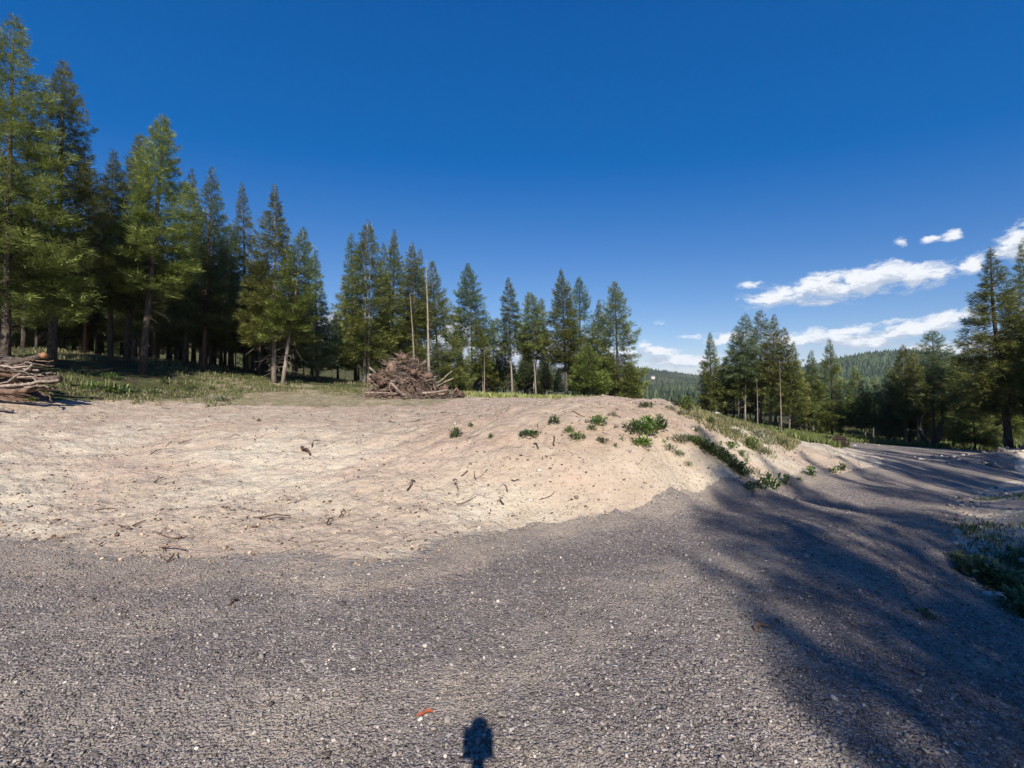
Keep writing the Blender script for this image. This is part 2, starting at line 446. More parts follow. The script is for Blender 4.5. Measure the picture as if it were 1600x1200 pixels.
trk = g.sstep(g.m('SINE', g.m('ADD', g.m('MULTIPLY', ins, 8.0), g.m('MULTIPLY', g.noise(pos, .4, 2, .5), 7.0))), .2, .95)
trk = g.m('MULTIPLY', trk, g.sstep(g.noise(pos, .7, 4, .6), .46, .62))
c = g.mix(g.m('MULTIPLY', trk, .30), c, (.33, .255, .19))
grn = g.mix(g.noise(pos, 9, 4, .6), (.10, .115, .045), (.27, .225, .125))
c = g.mix(g.m('MULTIPLY', g.sstep(vn, .4, .7), .8), c, grn)
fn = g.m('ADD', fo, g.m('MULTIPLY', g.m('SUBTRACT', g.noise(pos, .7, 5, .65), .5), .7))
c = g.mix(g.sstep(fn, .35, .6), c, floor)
g.l(c, b.inputs['Base Color'])
hh = g.m('ADD', h, g.m('MULTIPLY', g.noise(pos, 4.5, 6, .65), 2.2))
bump(g, b, hh, .05, .9)
b.inputs['Specular IOR Level'].default_value = .1
M['dirt'] = m

m, g, b, out = new_mat('road_gravel')
pos = geo_pos(g)
gc, ghh = gravel_color(g, pos)
ed = attr(g, 'edge')
dc, dh, _, _ = dirt_color(g, pos)
st = g.n('ShaderNodeVectorMath', operation='MULTIPLY'); g.l(pos, st.inputs[0]); st.inputs[1].default_value = (.55, 1.0, 1)
pt = g.noise(st.outputs[0], .8, 5, .62)
tan1 = g.sstep(pt, .50, .68)
sxp = g.n('ShaderNodeSeparateXYZ'); g.l(pos, sxp.inputs[0])
ed_w = attr(g, 'inset')
tan2 = g.sstep(g.m('ADD', ed, g.m('MULTIPLY', g.m('SUBTRACT', g.noise(pos, 2.6, 6, .7), .5), .8)), .55, .30)
fz = g.noise(pos, 26, 5, .7)
tt = g.m('MULTIPLY', g.m('MAXIMUM', g.m('MULTIPLY', tan1, .72), g.m('MULTIPLY', g.m('MULTIPLY', tan2, .8), g.sstep(sxp.outputs[0], 1.2, -.6))), g.sstep(fz, .66, .42))
c = g.mix(tt, gc, dc)
lx_ = g.n('ShaderNodeSeparateXYZ'); g.l(pos, lx_.inputs[0])
# compacted wheel lanes with fines pressed into them
ln_ = g.m('SINE', g.m('ADD', g.m('MULTIPLY', ed_w, 3.6), g.m('MULTIPLY', g.noise(pos, .5, 3, .5), 2.2)))
lane = g.m('MULTIPLY', g.sstep(ln_, .35, .95), g.m('MULTIPLY', g.sstep(g.noise(pos, 1.6, 5, .65), .36, .58), .75))
c = g.mix(lane, c, (.37, .32, .262))
br = g.ramp(g.noise(pos, 1.1, 5, .6), [(.3, (.80, .78, .80)), (.7, (1.18, 1.14, 1.10))])
c = g.mix(1.0, c, br, 'MULTIPLY')
g.l(c, b.inputs['Base Color'])
bump(g, b, g.m('ADD', ghh, g.m('MULTIPLY', g.noise(pos, 7, 5, .7), 1.6)), .022, 1.0)
M['gravel'] = m

def simple(name, c1, c2, scale=8, rough=.9, bd=.01, tone=0.0, spec=.2, stretch=None):
    m, g, b, out = new_mat(name)
    tcn = g.n('ShaderNodeTexCoord').outputs['Object']
    if stretch:
        mp = g.n('ShaderNodeVectorMath', operation='MULTIPLY'); g.l(tcn, mp.inputs[0]); mp.inputs[1].default_value = stretch
        tcn = mp.outputs[0]
    n = g.noise(tcn, scale, 6, .65)
    c = g.mix(g.sstep(n, .3, .7), c1, c2)
    if tone:
        t = g.m('ADD', 1 - tone / 2, g.m('MULTIPLY', attr(g, 'tone'), tone))
        hv = g.n('ShaderNodeHueSaturation'); g.l(c, hv.inputs['Color']); g.l(t, hv.inputs['Value']); c = hv.outputs[0]
    g.l(c, b.inputs['Base Color'])
    b.inputs['Roughness'].default_value = rough
    b.inputs['Specular IOR Level'].default_value = spec
    if bd: bump(g, b, n, bd, .8)
    M[name] = m
    return m
simple('bark', (.035, .027, .022), (.14, .110, .088), 5, bd=.03, tone=.9, stretch=(3, 3, .8))
simple('bark_pale', (.15, .12, .095), (.34, .29, .24), 5, bd=.02, tone=.6, stretch=(3, 3, .6))
simple('bark_red', (.075, .045, .033), (.19, .115, .08), 5, bd=.03, tone=.6, stretch=(3, 3, .8))
simple('dead_wood', (.08, .063, .052), (.25, .200, .162), 9, bd=.012, tone=1.2)
simple('root_wood', (.055, .036, .027), (.215, .140, .102), 6, bd=.03, tone=1.1)
simple('cut_wood', (.20, .095, .05), (.34, .18, .09), 20, bd=.01)
simple('soil', (.06, .038, .028), (.17, .11, .08), 5, bd=.05)
simple('stone', (.19, .16, .135), (.38, .335, .29), 12, bd=.01, tone=1.3, stretch=(1, 1, 1))
simple('pebble', (.085, .08, .085), (.27, .25, .25), 40, bd=.002, tone=1.6)
simple('clod', (.33, .235, .165), (.50, .385, .28), 25, bd=.01, tone=.8)
simple('crate_wood', (.022, .014, .012), (.05, .032, .028), 12, bd=.005, stretch=(1, 1, .3))
simple('black_plastic', (.012, .012, .013), (.02, .02, .022), 20, rough=.5, bd=0, spec=.5)
simple('grey_metal', (.14, .14, .15), (.2, .2, .21), 20, rough=.4, bd=0, spec=.5)
simple('red_leaf', (.25, .06, .03), (.36, .11, .055), 40, bd=.002)
simple('house_wall', (.55, .52, .47), (.62, .6, .55), 2, bd=0)
simple('house_roof', (.2, .2, .22), (.3, .3, .32), 2, bd=0)
def leafmat(name, dark, light, tip, tr=.25, objvar=.35):
    m, g, b, out = new_mat(name)
    t = attr(g, 'tone')
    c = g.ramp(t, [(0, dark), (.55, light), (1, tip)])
    oi = g.n('ShaderNodeObjectInfo').outputs['Random']
    hv = g.n('ShaderNodeHueSaturation'); g.l(c, hv.inputs['Color'])
    g.l(g.m('ADD', 1 - objvar / 2, g.m('MULTIPLY', oi, objvar)), hv.inputs['Value'])
    g.l(g.m('ADD', .488, g.m('MULTIPLY', oi, .03)), hv.inputs['Hue'])
    g.l(hv.outputs[0], b.inputs['Base Color'])
    b.inputs['Roughness'].default_value = .55
    b.inputs['Specular IOR Level'].default_value = .3
    tl = g.n('ShaderNodeBsdfTranslucent'); g.l(hv.outputs[0], tl.inputs[0])
    mx = g.n('ShaderNodeMixShader'); mx.inputs[0].default_value = tr
    g.l(b.outputs[0], mx.inputs[1]); g.l(tl.outputs[0], mx.inputs[2]); g.l(mx.outputs[0], out.inputs[0])
    M[name] = m
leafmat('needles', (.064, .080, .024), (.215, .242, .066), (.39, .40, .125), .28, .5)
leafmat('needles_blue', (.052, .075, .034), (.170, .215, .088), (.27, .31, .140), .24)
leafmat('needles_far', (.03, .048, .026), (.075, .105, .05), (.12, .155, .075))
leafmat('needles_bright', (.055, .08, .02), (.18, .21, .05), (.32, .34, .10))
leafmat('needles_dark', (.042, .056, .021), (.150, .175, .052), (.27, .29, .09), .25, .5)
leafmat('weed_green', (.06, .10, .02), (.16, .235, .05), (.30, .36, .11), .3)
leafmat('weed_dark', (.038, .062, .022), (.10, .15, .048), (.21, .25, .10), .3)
leafmat('sage', (.10, .11, .06), (.22, .23, .14), (.36, .36, .23), .2)
leafmat('grass_mix', (.06, .068, .028), (.16, .155, .068), (.34, .29, .16), .2)
leafmat('grass_green', (.05, .07, .022), (.135, .16, .045), (.26, .27, .10), .3)
leafmat('grass_yellow', (.12, .14, .04), (.27, .27, .09), (.45, .42, .2), .3)

# ---------------------------------------------------------------- ground and road
def grid_polar(rads, angs):
    Rr, Aa = np.meshgrid(rads, angs, indexing='ij')
    return Rr * np.sin(Aa), Rr * np.cos(Aa)
a1 = np.linspace(R(-58), R(58), 760)
a2 = np.linspace(R(58), R(302), 130)[1:-1]
angs = np.concatenate([a1, a2])
rads = np.concatenate([[.02, .3, .6, .9, 1.2], np.exp(np.linspace(math.log(1.5), math.log(60), 640)), np.exp(np.linspace(math.log(62), math.log(4000), 150))])
X, Y = grid_polar(rads, angs)
na, nr = len(angs), len(rads)
SD = road_sd(X, Y)
Z = ground_h(X, Y, SD)
RR = np.hypot(X, Y)
PX = 800 + X / np.maximum(Y, .1) * F
PY = 600 - (Z - CAMZ) / np.maximum(Y, .1) * F
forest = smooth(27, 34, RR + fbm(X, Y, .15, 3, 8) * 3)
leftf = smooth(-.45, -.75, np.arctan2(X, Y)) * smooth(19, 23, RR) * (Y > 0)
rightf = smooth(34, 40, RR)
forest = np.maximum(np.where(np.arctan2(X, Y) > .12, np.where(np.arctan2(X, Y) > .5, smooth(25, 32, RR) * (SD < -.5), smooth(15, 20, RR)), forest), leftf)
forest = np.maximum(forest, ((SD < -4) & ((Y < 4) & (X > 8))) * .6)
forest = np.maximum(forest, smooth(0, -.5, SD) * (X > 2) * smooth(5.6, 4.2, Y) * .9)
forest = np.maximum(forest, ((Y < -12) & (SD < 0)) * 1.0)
veg = smooth(14.5, 17, Y) * smooth(-1.5, -3, X) * (Y > 0) * .62
veg = np.maximum(veg, np.exp(-((PX - 1130) / 90) ** 2 - ((PY - (640 + (PX - 1090) * .33)) / 14) ** 2) * (Y > 5) * .75)
veg = np.maximum(veg, np.exp(-((PX - 1085) / 75) ** 2 - ((PY - (675 + (PX - 1050) * .5)) / 16) ** 2) * (Y > 5) * (Y < 14) * .6)
veg = np.maximum(veg, (SD < -.25) * (X > 2) * (Y < 7) * .42)
EL = -.45 + .36 * smooth(-1, .6, X)
edge = np.clip((SD - EL) / (.12 - EL), 0, 1)
k = np.arange(na); k2 = (k + 1) % na
Q = np.concatenate([np.stack([i * na + k, (i + 1) * na + k, (i + 1) * na + k2, i * na + k2], 1) for i in range(nr - 1)])
# near the camera the ground sheet passes a little below the road sheet
Zg = Z - smooth(.0, .5, SD) * .08
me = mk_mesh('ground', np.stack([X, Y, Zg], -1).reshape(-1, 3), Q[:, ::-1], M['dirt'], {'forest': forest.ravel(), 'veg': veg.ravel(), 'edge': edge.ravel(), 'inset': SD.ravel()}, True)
tag(link('ground', me), kind='structure')
# the gravel road: a sheet with an irregular feathered edge that dives under the dirt
keep = (RR < 62)
sdn = SD + fbm(X, Y, 1.3, 5, 71, .6) * (.46 - .34 * smooth(-1, .6, X)) + fbm(X, Y, 7, 3, 75) * .08
lift = np.clip(sdn * .14, -.12, .03)
Zr = Z + lift + fbm(X, Y, 9, 3, 91) * .006 * (RR < 14)
rm = (sdn > -.5) & keep
fm = rm.reshape(-1)[Q].all(1)
Qr = Q[fm]
used, inv = np.unique(Qr, return_inverse=True)
Vr = np.stack([X, Y, Zr], -1).reshape(-1, 3)[used]
me = mk_mesh('road', Vr, inv.reshape(-1, 4)[:, ::-1], M['gravel'], {'edge': smooth(-.1, 1.4, SD).ravel()[used], 'inset': SD.ravel()[used]}, True)
tag(link('road', me), kind='structure')

# ---------------------------------------------------------------- conifers
def crown_geo(H, c0, Rm, seed, dens=1.0, droop=.0, nb=None, shape=.88, gap=.08, lean=(0, 0), spray=1.0, fullbase=.7):
    rng = np.random.default_rng(seed)
    nb = nb or int(80 + (1 - c0) * H * 14)
    u = (np.arange(nb) + rng.uniform(0, 1, nb)) / nb
    az = np.arange(nb) * 2.39996 + rng.uniform(-.6, .6, nb)
    ph = rng.uniform(0, 50, 2)
    cl = vnoise(u * 9 + ph[0], np.cos(az) * 1.6 + ph[1] + np.sin(az) * .8, seed % 97)
    prof = (1 - u) ** shape * np.minimum(1, fullbase + u * 3.2)
    L = Rm * prof * (.74 + .56 * cl) * rng.uniform(.8, 1.14, nb) + .05
    ok = rng.uniform(0, 1, nb) > gap * (1 + (cl < .35))
    u, az, L, cl = u[ok], az[ok], L[ok], cl[ok]
    nb = len(u)
    z0 = (c0 + (1 - c0) * u ** .93 * .985) * H
    e = np.radians(-14 - droop + 62 * u ** 1.6) + rng.uniform(-.12, .12, nb)
    ns = np.maximum(5, (L * 42 * dens * (1.0 + .4 * u)).astype(int))
    bi = np.repeat(np.arange(nb), ns)
    n = len(bi)
    s = rng.uniform(.10, 1.0, n) ** .75
    Lb, azb, eb = L[bi], az[bi], e[bi]
    side = rng.choice([-1, 1], n) * rng.uniform(0, 1, n) * (.30 * Lb * (1.12 - s) + .09) * spray
    # branch path: straight out, sagging in the middle and turned up at the tip
    zz = z0[bi] + Lb * (np.sin(eb) * s + (s * s - s) * .42) - np.abs(side) * .25 + rng.normal(0, 1, n) * (.03 + .045 * Lb)
    rr = Lb * np.cos(eb) * s + rng.normal(0, .02, n)
    ca, sa = np.cos(azb), np.sin(azb)
    t = zz / H
    px = rr * ca - side * sa + lean[0] * t; py = rr * sa + side * ca + lean[1] * t
    base = np.stack([px, py, zz], 1)
    # direction of the spray: outward, fanned to its side, slightly raised at the tips
    fan = np.sign(side) * rng.uniform(.2, 1.1, n)
    da = azb + fan
    dv = np.stack([np.cos(da), np.sin(da), np.sin(eb) * .5 + .25 * s + rng.normal(0, .22, n)], 1)
    dv /= np.linalg.norm(dv, axis=1)[:, None]
    ln = rng.uniform(.20, .42, n) * spray * (.50 + .72 * (1 - u[bi]))
    up = np.stack([rng.normal(0, .5, n), rng.normal(0, .5, n), np.ones(n)], 1)
    sd_ = np.cross(dv, up); sd_ /= np.linalg.norm(sd_, axis=1)[:, None]
    w = ln * rng.uniform(.13, .22, n)
    K = 3
    Vs = []; tn = []
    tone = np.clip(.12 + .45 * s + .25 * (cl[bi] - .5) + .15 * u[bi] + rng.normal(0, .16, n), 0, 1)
    nrm = np.cross(sd_, dv)
    for j in range(K):
        a = (j - 1) * .62 + rng.normal(0, .15, n)
        d2 = dv * np.cos(a)[:, None] + sd_ * np.sin(a)[:, None] + nrm * rng.normal(.05, .2, n)[:, None]
        s2 = sd_ * np.cos(a)[:, None] - dv * np.sin(a)[:, None]
        l2 = ln * (1.0 if j == 1 else .72)
        Vs.append(np.stack([base - s2 * (w * .32)[:, None], base + s2 * (w * .32)[:, None] + d2 * (l2 * .35)[:, None], base + d2 * l2[:, None]], 1))
        tn.append(np.repeat(tone, 3).reshape(n, 3))
    V = np.concatenate(Vs).reshape(-1, 3)
    return V, np.arange(len(V)).reshape(-1, 3), np.concatenate(tn).ravel(), (z0, az, L, e)
def crown_mesh(name, mat, **k):
    V, T, tn, br = crown_geo(**k)
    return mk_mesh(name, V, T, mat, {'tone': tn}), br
def trunk_mesh(H, r, mat, seed, lean=(0, 0), br=None, c0=.3, dead=24, deadlen=1.1, bend=.12, two=False):
    rng = np.random.default_rng(seed + 5)
    mb = MB()
    n = 9
    t = np.linspace(0, .985, n)
    b1, b2 = rng.normal(0, bend, 2)
    wob = np.sin(t * 3.1) * t
    pts = np.stack([lean[0] * t + b1 * wob, lean[1] * t + b2 * wob, t * H - .25 * (t == 0)], 1)
    rad = r * ((1 - t) ** .8 * .95 + .05) * (1 + .35 * np.exp(-t * 22))
    mb.tube(pts, rad, 9, a=.5, rough=.06, rng=rng)
    if two:
        q = pts + np.array([.28, .1, 0]); mb.tube(q, rad * .75, 8, a=.6)
    def at(z):
        tt = z / H
        return np.array([np.interp(tt, t, pts[:, 0]), np.interp(tt, t, pts[:, 1]), z])
    for i in range(dead):
        z = rng.uniform(.10, max(.16, c0 + .12)) * H
        a = rng.uniform(0, 6.28); l = rng.uniform(.3, 1) * deadlen
        p0 = at(z)
        dz = rng.uniform(-.45, .15)
        d = np.array([math.cos(a), math.sin(a), 0])
        dz = dz - .25; kk = rng.normal(0, .09, (2, 3)) * l
        mb.tube([p0, p0 + d * l * .35 + [0, 0, dz * l * .15] + kk[0], p0 + d * l * .7 + [0, 0, dz * l * .6] + kk[1], p0 + d * l + [0, 0, dz * l * 1.1]], [.013, .010, .007, .003], 3, False, a=.9)
    if br is not None:
        z0, az, L, e = br
        for i in range(0, len(z0), 2):
            p0 = at(min(z0[i], H * .98)); d = np.array([math.cos(az[i]) * math.cos(e[i]), math.sin(az[i]) * math.cos(e[i]), math.sin(e[i])])
            l = L[i] * .8
            mb.tube([p0, p0 + d * l * .5 - [0, 0, l * .08], p0 + d * l - [0, 0, l * .12]], [.012 + .010 * L[i], .012, .004], 3, False, a=.4)
    return mb.mesh('trunk', M[mat], True)
NTREE = [0]
def tree(px_top, py_top, px_base, D, Rpx, c0, label, mat='needles', bark='bark', name='pine_tree', group=None, cat='tree', r=None, dens=1.0, xyz=None, H=None, Rm=None, **kw):
    NTREE[0] += 1
    seed = 100 + NTREE[0] * 7
    if xyz is None:
        x = (px_base - 800) / F * D
        y = D
        z = gh(x, y)
        H = CAMZ + (600 - py_top) / F * D - z
        Rm = Rpx / F * D * 1.12
        lean = ((px_top - 800) / F * D - x, kw.pop('leany', 0))
    else:
        x, y = xyz; z = gh(x, y); lean = kw.pop('lean', (0, 0))
    r = .82 * (r or .011 * H + .02)
    rv = random.Random(seed)
    kw.setdefault('shape', rv.uniform(.68, 1.08)); kw.setdefault('droop', rv.uniform(-6, 10)); kw.setdefault('gap', rv.uniform(.05, .17)); kw.setdefault('fullbase', rv.uniform(.45, .9))
    tk = {a: kw.pop(a) for a in ('dead', 'deadlen', 'bend', 'two') if a in kw}
    root = link(name, None, loc=(x, y, z))
    tag(root, label, cat, group)
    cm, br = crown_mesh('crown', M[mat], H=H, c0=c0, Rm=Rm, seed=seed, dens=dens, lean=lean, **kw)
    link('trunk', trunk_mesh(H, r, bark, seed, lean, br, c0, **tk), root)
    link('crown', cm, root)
    return root
GL = 'tall pines along the left forest edge'; GM = 'pines in the centre behind the mound'; GR = 'pines right of the mound'
# left forest edge
tree(22, 20, 8, 17.5, 105, .22, 'tallest pine at the far left edge, its top cut off by the frame', 'needles', r=.17, group=GL, dens=1.3)
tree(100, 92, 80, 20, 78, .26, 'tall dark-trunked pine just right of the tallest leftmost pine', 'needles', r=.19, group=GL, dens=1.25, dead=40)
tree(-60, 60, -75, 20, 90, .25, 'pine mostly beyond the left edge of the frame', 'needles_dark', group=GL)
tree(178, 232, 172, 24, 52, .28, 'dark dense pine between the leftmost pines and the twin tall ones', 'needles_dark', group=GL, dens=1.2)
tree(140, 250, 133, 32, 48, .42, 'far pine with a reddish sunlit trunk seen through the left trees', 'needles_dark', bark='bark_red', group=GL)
tree(218, 206, 198, 25, 46, .25, 'slightly shorter left twin of the tall sunlit pine pair', 'needles', group=GL, dens=1.25)
tree(257, 180, 222, 22.5, 62, .33, 'tall sunlit pine with a bare leaning trunk, highest of its clump', 'needles', r=.20, group=GL, dens=1.35, dead=44)
tree(300, 262, 290, 29, 36, .22, 'narrow dark pine directly right of the tall leaning-trunk pine', 'needles_dark', group=GL)
tree(332, 258, 318, 28, 48, .22, 'blue-green pine with a short reddish trunk base', 'needles_blue', bark='bark_red', group=GL, dens=1.2)
tree(378, 282, 385, 33, 38, .20, 'pine between the blue-green pine and the broad sunlit one', 'needles', group=GL)
tree(430, 285, 428, 27.5, 58, .24, 'broad sunlit pine with grey dead lower branches and a pale trunk', 'needles', bark='bark_pale', r=.15, group=GL, dens=1.4, dead=90, deadlen=1.6)
tree(475, 355, 441, 27, 42, .34, 'shorter pine with a leaning pale trunk at the clump\'s right end', 'needles_bright', bark='bark_pale', r=.13, group=GL, dens=1.2, dead=50, deadlen=1.3)
tree(492, 385, 496, 31, 32, .16, 'rightmost pine of the left forest clump', 'needles_blue', group=GL, dens=1.2)
tree(527, 488, 528, 38, 28, .25, 'small dark-trunked pine standing alone in the gap right of the left clump', 'needles_blue', r=.12, group=GL)
# centre clump behind the slash pile
tree(575, 341, 569, 34, 54, .20, 'tallest pine of the clump beside the slash pile, twin sunlit trunks', 'needles', bark='bark_pale', r=.17, group=GM, dens=1.45, two=True)
tree(549, 362, 556, 38, 30, .30, 'pine half hidden behind the left of the slash-pile clump', 'needles_blue', group=GM)
tree(617, 357, 612, 37, 40, .18, 'second tallest pine of the slash-pile clump', 'needles', group=GM, dens=1.35, dead=40)
tree(600, 376, 597, 40, 28, .22, 'narrow green pine between the two tallest slash-pile pines', 'needles_bright', group=GM, dens=1.2)
tree(643, 376, 655, 36, 30, .40, 'thin pine with bare pale trunk right behind the slash pile', 'needles', bark='bark_pale', r=.12, group=GM, dens=1.2, dead=50)
tree(657, 388, 645, 38, 26, .46, 'thin crooked pine behind the slash pile beside the dead snag', 'needles', bark='bark_pale', r=.10, group=GM, dead=50)
tree(675, 405, 688, 37, 46, .10, 'full pine with foliage to the ground right of the dead snag', 'needles', group=GM, dens=1.3)
# centre row beyond the mound
tree(731, 410, 739, 46, 40, .40, 'left tall pine of the centre row, bluish crown over bare trunks', 'needles_blue', bark='bark_pale', r=.15, group=GM, dens=1.35, gap=.05)
tree(745, 498, 756, 44, 22, .30, 'short green pine with thin white trunk in the centre row', 'needles_bright', bark='bark_pale', r=.07, group=GM)
tree(713, 520, 712, 44, 26, .15, 'low bushy pine left of the tall bluish centre pine', 'needles', group=GM)
tree(770, 500, 770, 50, 22, .2, 'small pine between the bluish centre pine and the narrow one', 'needles', group=GM)
tree(794, 432, 801, 47, 28, .42, 'narrow blue-green pine with long bare trunk, second in the centre row', 'needles_blue', bark='bark_pale', r=.14, group=GM, dens=1.3, dead=44)
tree(790, 520, 786, 52, 24, .2, 'low green pine under the narrow blue-green pine', 'needles', group=GM)
tree(828, 455, 838, 46, 26, .50, 'slim pine with a high crown over tall pale trunk', 'needles', bark='bark_pale', r=.11, group=GM, dens=1.2)
tree(846, 466, 832, 48, 24, .42, 'slim pine close beside the high-crowned one', 'needles', bark='bark_pale', r=.10, group=GM)
tree(876, 418, 886, 44, 36, .30, 'tall dark pine of the centre row left of its broad neighbour', 'needles', r=.18, group=GM, dens=1.4)
tree(905, 430, 907, 46, 42, .26, 'broad dark pine just right of the tall centre-row pine', 'needles_blue', group=GM, dens=1.3)
tree(918, 535, 922, 39, 34, .30, 'low bright-green young pine in front of the centre row', 'needles_bright', group=GM, dens=1.2)
tree(936, 466, 932, 50, 26, .25, 'dim pine behind the gap left of the end pine', 'needles_dark', group=GM)
tree(960, 438, 967, 42, 42, .16, 'pointed full pine at the right end of the centre row', 'needles', r=.17, group=GM, dens=1.4, name='pine_tree')
tree(985, 560, 985, 40, 18, .1, 'small pale-brown branched pine at the foot of the end pine', 'needles_bright', bark='bark_pale', group=GM, dead=30)
# right of the mound
tree(1109, 518, 1113, 46, 26, .12, 'leftmost pine of the right-hand clump, standing a little apart', 'needles', group=GR, dens=1.3)
tree(1150, 508, 1155, 45, 26, .30, 'first bare-trunked pine in the right-hand clump', 'needles', bark='bark_pale', r=.10, group=GR, dens=1.1)
tree(1165, 490, 1164, 44, 28, .42, 'pine with a ragged dark top left of the clump\'s middle', 'needles_blue', bark='bark_pale', r=.11, group=GR, dens=1.1, gap=.2)
tree(1188, 484, 1189, 46, 32, .38, 'tallest ragged-topped pine of the right-hand clump', 'needles', bark='bark_pale', r=.12, group=GR, dens=1.2, gap=.2)
tree(1210, 490, 1203, 43, 30, .42, 'tall pine with the thickest pale trunk in the right-hand clump', 'needles', bark='bark_pale', r=.15, group=GR, dens=1.2, gap=.18)
tree(1226, 510, 1217, 42, 28, .36, 'pine with thin pale trunk right of the thickest one', 'needles', bark='bark_pale', r=.08, group=GR)
tree(1240, 532, 1233, 41, 26, .22, 'rightmost pine of the right-hand clump, thin yellowish trunk', 'needles', bark='bark_pale', r=.08, group=GR, dens=1.2)
tree(1268, 546, 1263, 42, 22, .14, 'small dark pine between the clump and the lone full pine', 'needles_dark', group=GR, dens=1.2)
tree(1295, 528, 1300, 42, 34, .10, 'full green pine with a pointed top behind the wooden crate', 'needles', group=GR, dens=1.3)
tree(1335, 572, 1347, 40, 24, .22, 'shorter pale-trunked pine right of the full green pine', 'needles_bright', bark='bark_pale', r=.07, group=GR)
tree(1365, 590, 1362, 40, 24, .26, 'low green pine at the left of the road-bend trees', 'needles_bright', bark='bark_pale', r=.06, group=GR)
tree(1390, 575, 1398, 38, 26, .24, 'dark pine with leaning thin trunk beside the road bend', 'needles_dark', bark='bark_pale', r=.09, group=GR)
tree(1411, 538, 1416, 36, 30, .26, 'dark pointed pine at the road bend', 'needles_dark', bark='bark_pale', r=.12, group=GR, dens=1.3)
tree(1427, 548, 1436, 34, 28, .30, 'green pine just right of the dark pointed one', 'needles', bark='bark_pale', r=.10, group=GR, dens=1.2)
tree(1456, 517, 1462, 36, 36, .34, 'pale round-topped tree behind the road bend', 'needles_blue', r=.13, group=GR, dens=1.3, shape=.5)
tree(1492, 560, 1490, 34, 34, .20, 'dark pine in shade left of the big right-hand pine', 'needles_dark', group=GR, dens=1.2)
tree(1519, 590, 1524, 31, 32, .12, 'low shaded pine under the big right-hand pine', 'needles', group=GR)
tree(1548, 384, 1578, 24.5, 74, .24, 'big dense pine with thick rough trunk near the right edge', 'needles', r=.20, group=GR, dens=1.5, dead=40)
tree(1600, 366, 1622, 26, 60, .22, 'tall pine cut by the right edge of the frame', 'needles', group=GR, dens=1.4)
# bent trunk at the road bend
mb = MB()
x0, y0 = (1461 - 800) / F * 31, 31.0
mb.tube([(0, 0, -.1), (-.35, 0, .25), (-.8, 0, .7), (-.95, .1, 1.3), (-.8, .1, 2.0), (-.5, .1, 2.6), (0, .1, 3.2), (.1, .2, 4.5)], [.14, .13, .12, .11, .1, .09, .07, .03], 8)
mb.tube([(0, 0, -.1), (.3, 0, .8), (.5, 0, 1.8), (.55, .1, 3.4)], [.12, .10, .08, .03], 8)
mb.tube([(0, 0, -.1), (-.1, 0, .8), (-.1, 0, 2.2), (-.3, .1, 4)], [.12, .10, .08, .03], 8)
bt = link('bent_tree', None, loc=(x0, y0, gh(x0, y0)))
tag(bt, 'dark multi-stemmed tree with a bent low trunk at the road bend', 'tree')
mb.build('trunk', M['bark'], bt, smooth_=True)
V, T, tn, _ = crown_geo(H=5.6, c0=.5, Rm=1.4, seed=909, dens=1.1)
link('crown', mk_mesh('crown', V, T, M['needles_dark'], {'tone': tn}), bt)

# dead snag and thin bare poles behind the slash pile
def snag(pt, pb, D, r, label, dead=14):
    x = (pb[0] - 800) / F * D; z = gh(x, D)
    H = CAMZ + (600 - pt[1]) / F * D - z
    me = trunk_mesh(H, r, 'bark_pale', int(pt[0]), ((pt[0] - pb[0]) / F * D, 0), None, .6, dead, .35, .04)
    o = link('dead_snag', me, loc=(x, D, z))
    return tag(o, label, 'dead tree')
snag((665.5, 402), (671, 585), 31, .11, 'tall bare pale dead trunk rising straight behind the slash pile')
snag((640, 452), (650, 580), 33, .07, 'thin bare pole left of the tall dead trunk', 20)
snag((757, 540), (757, 620), 43, .055, 'thin white bare stem in the centre row', 8)
snag((1218, 560), (1221, 668), 38, .05, 'thin bare pole standing in front of the right-hand clump', 8)
snag((1182, 590), (1184, 662), 39, .045, 'short thin bare pole within the right-hand clump', 8)

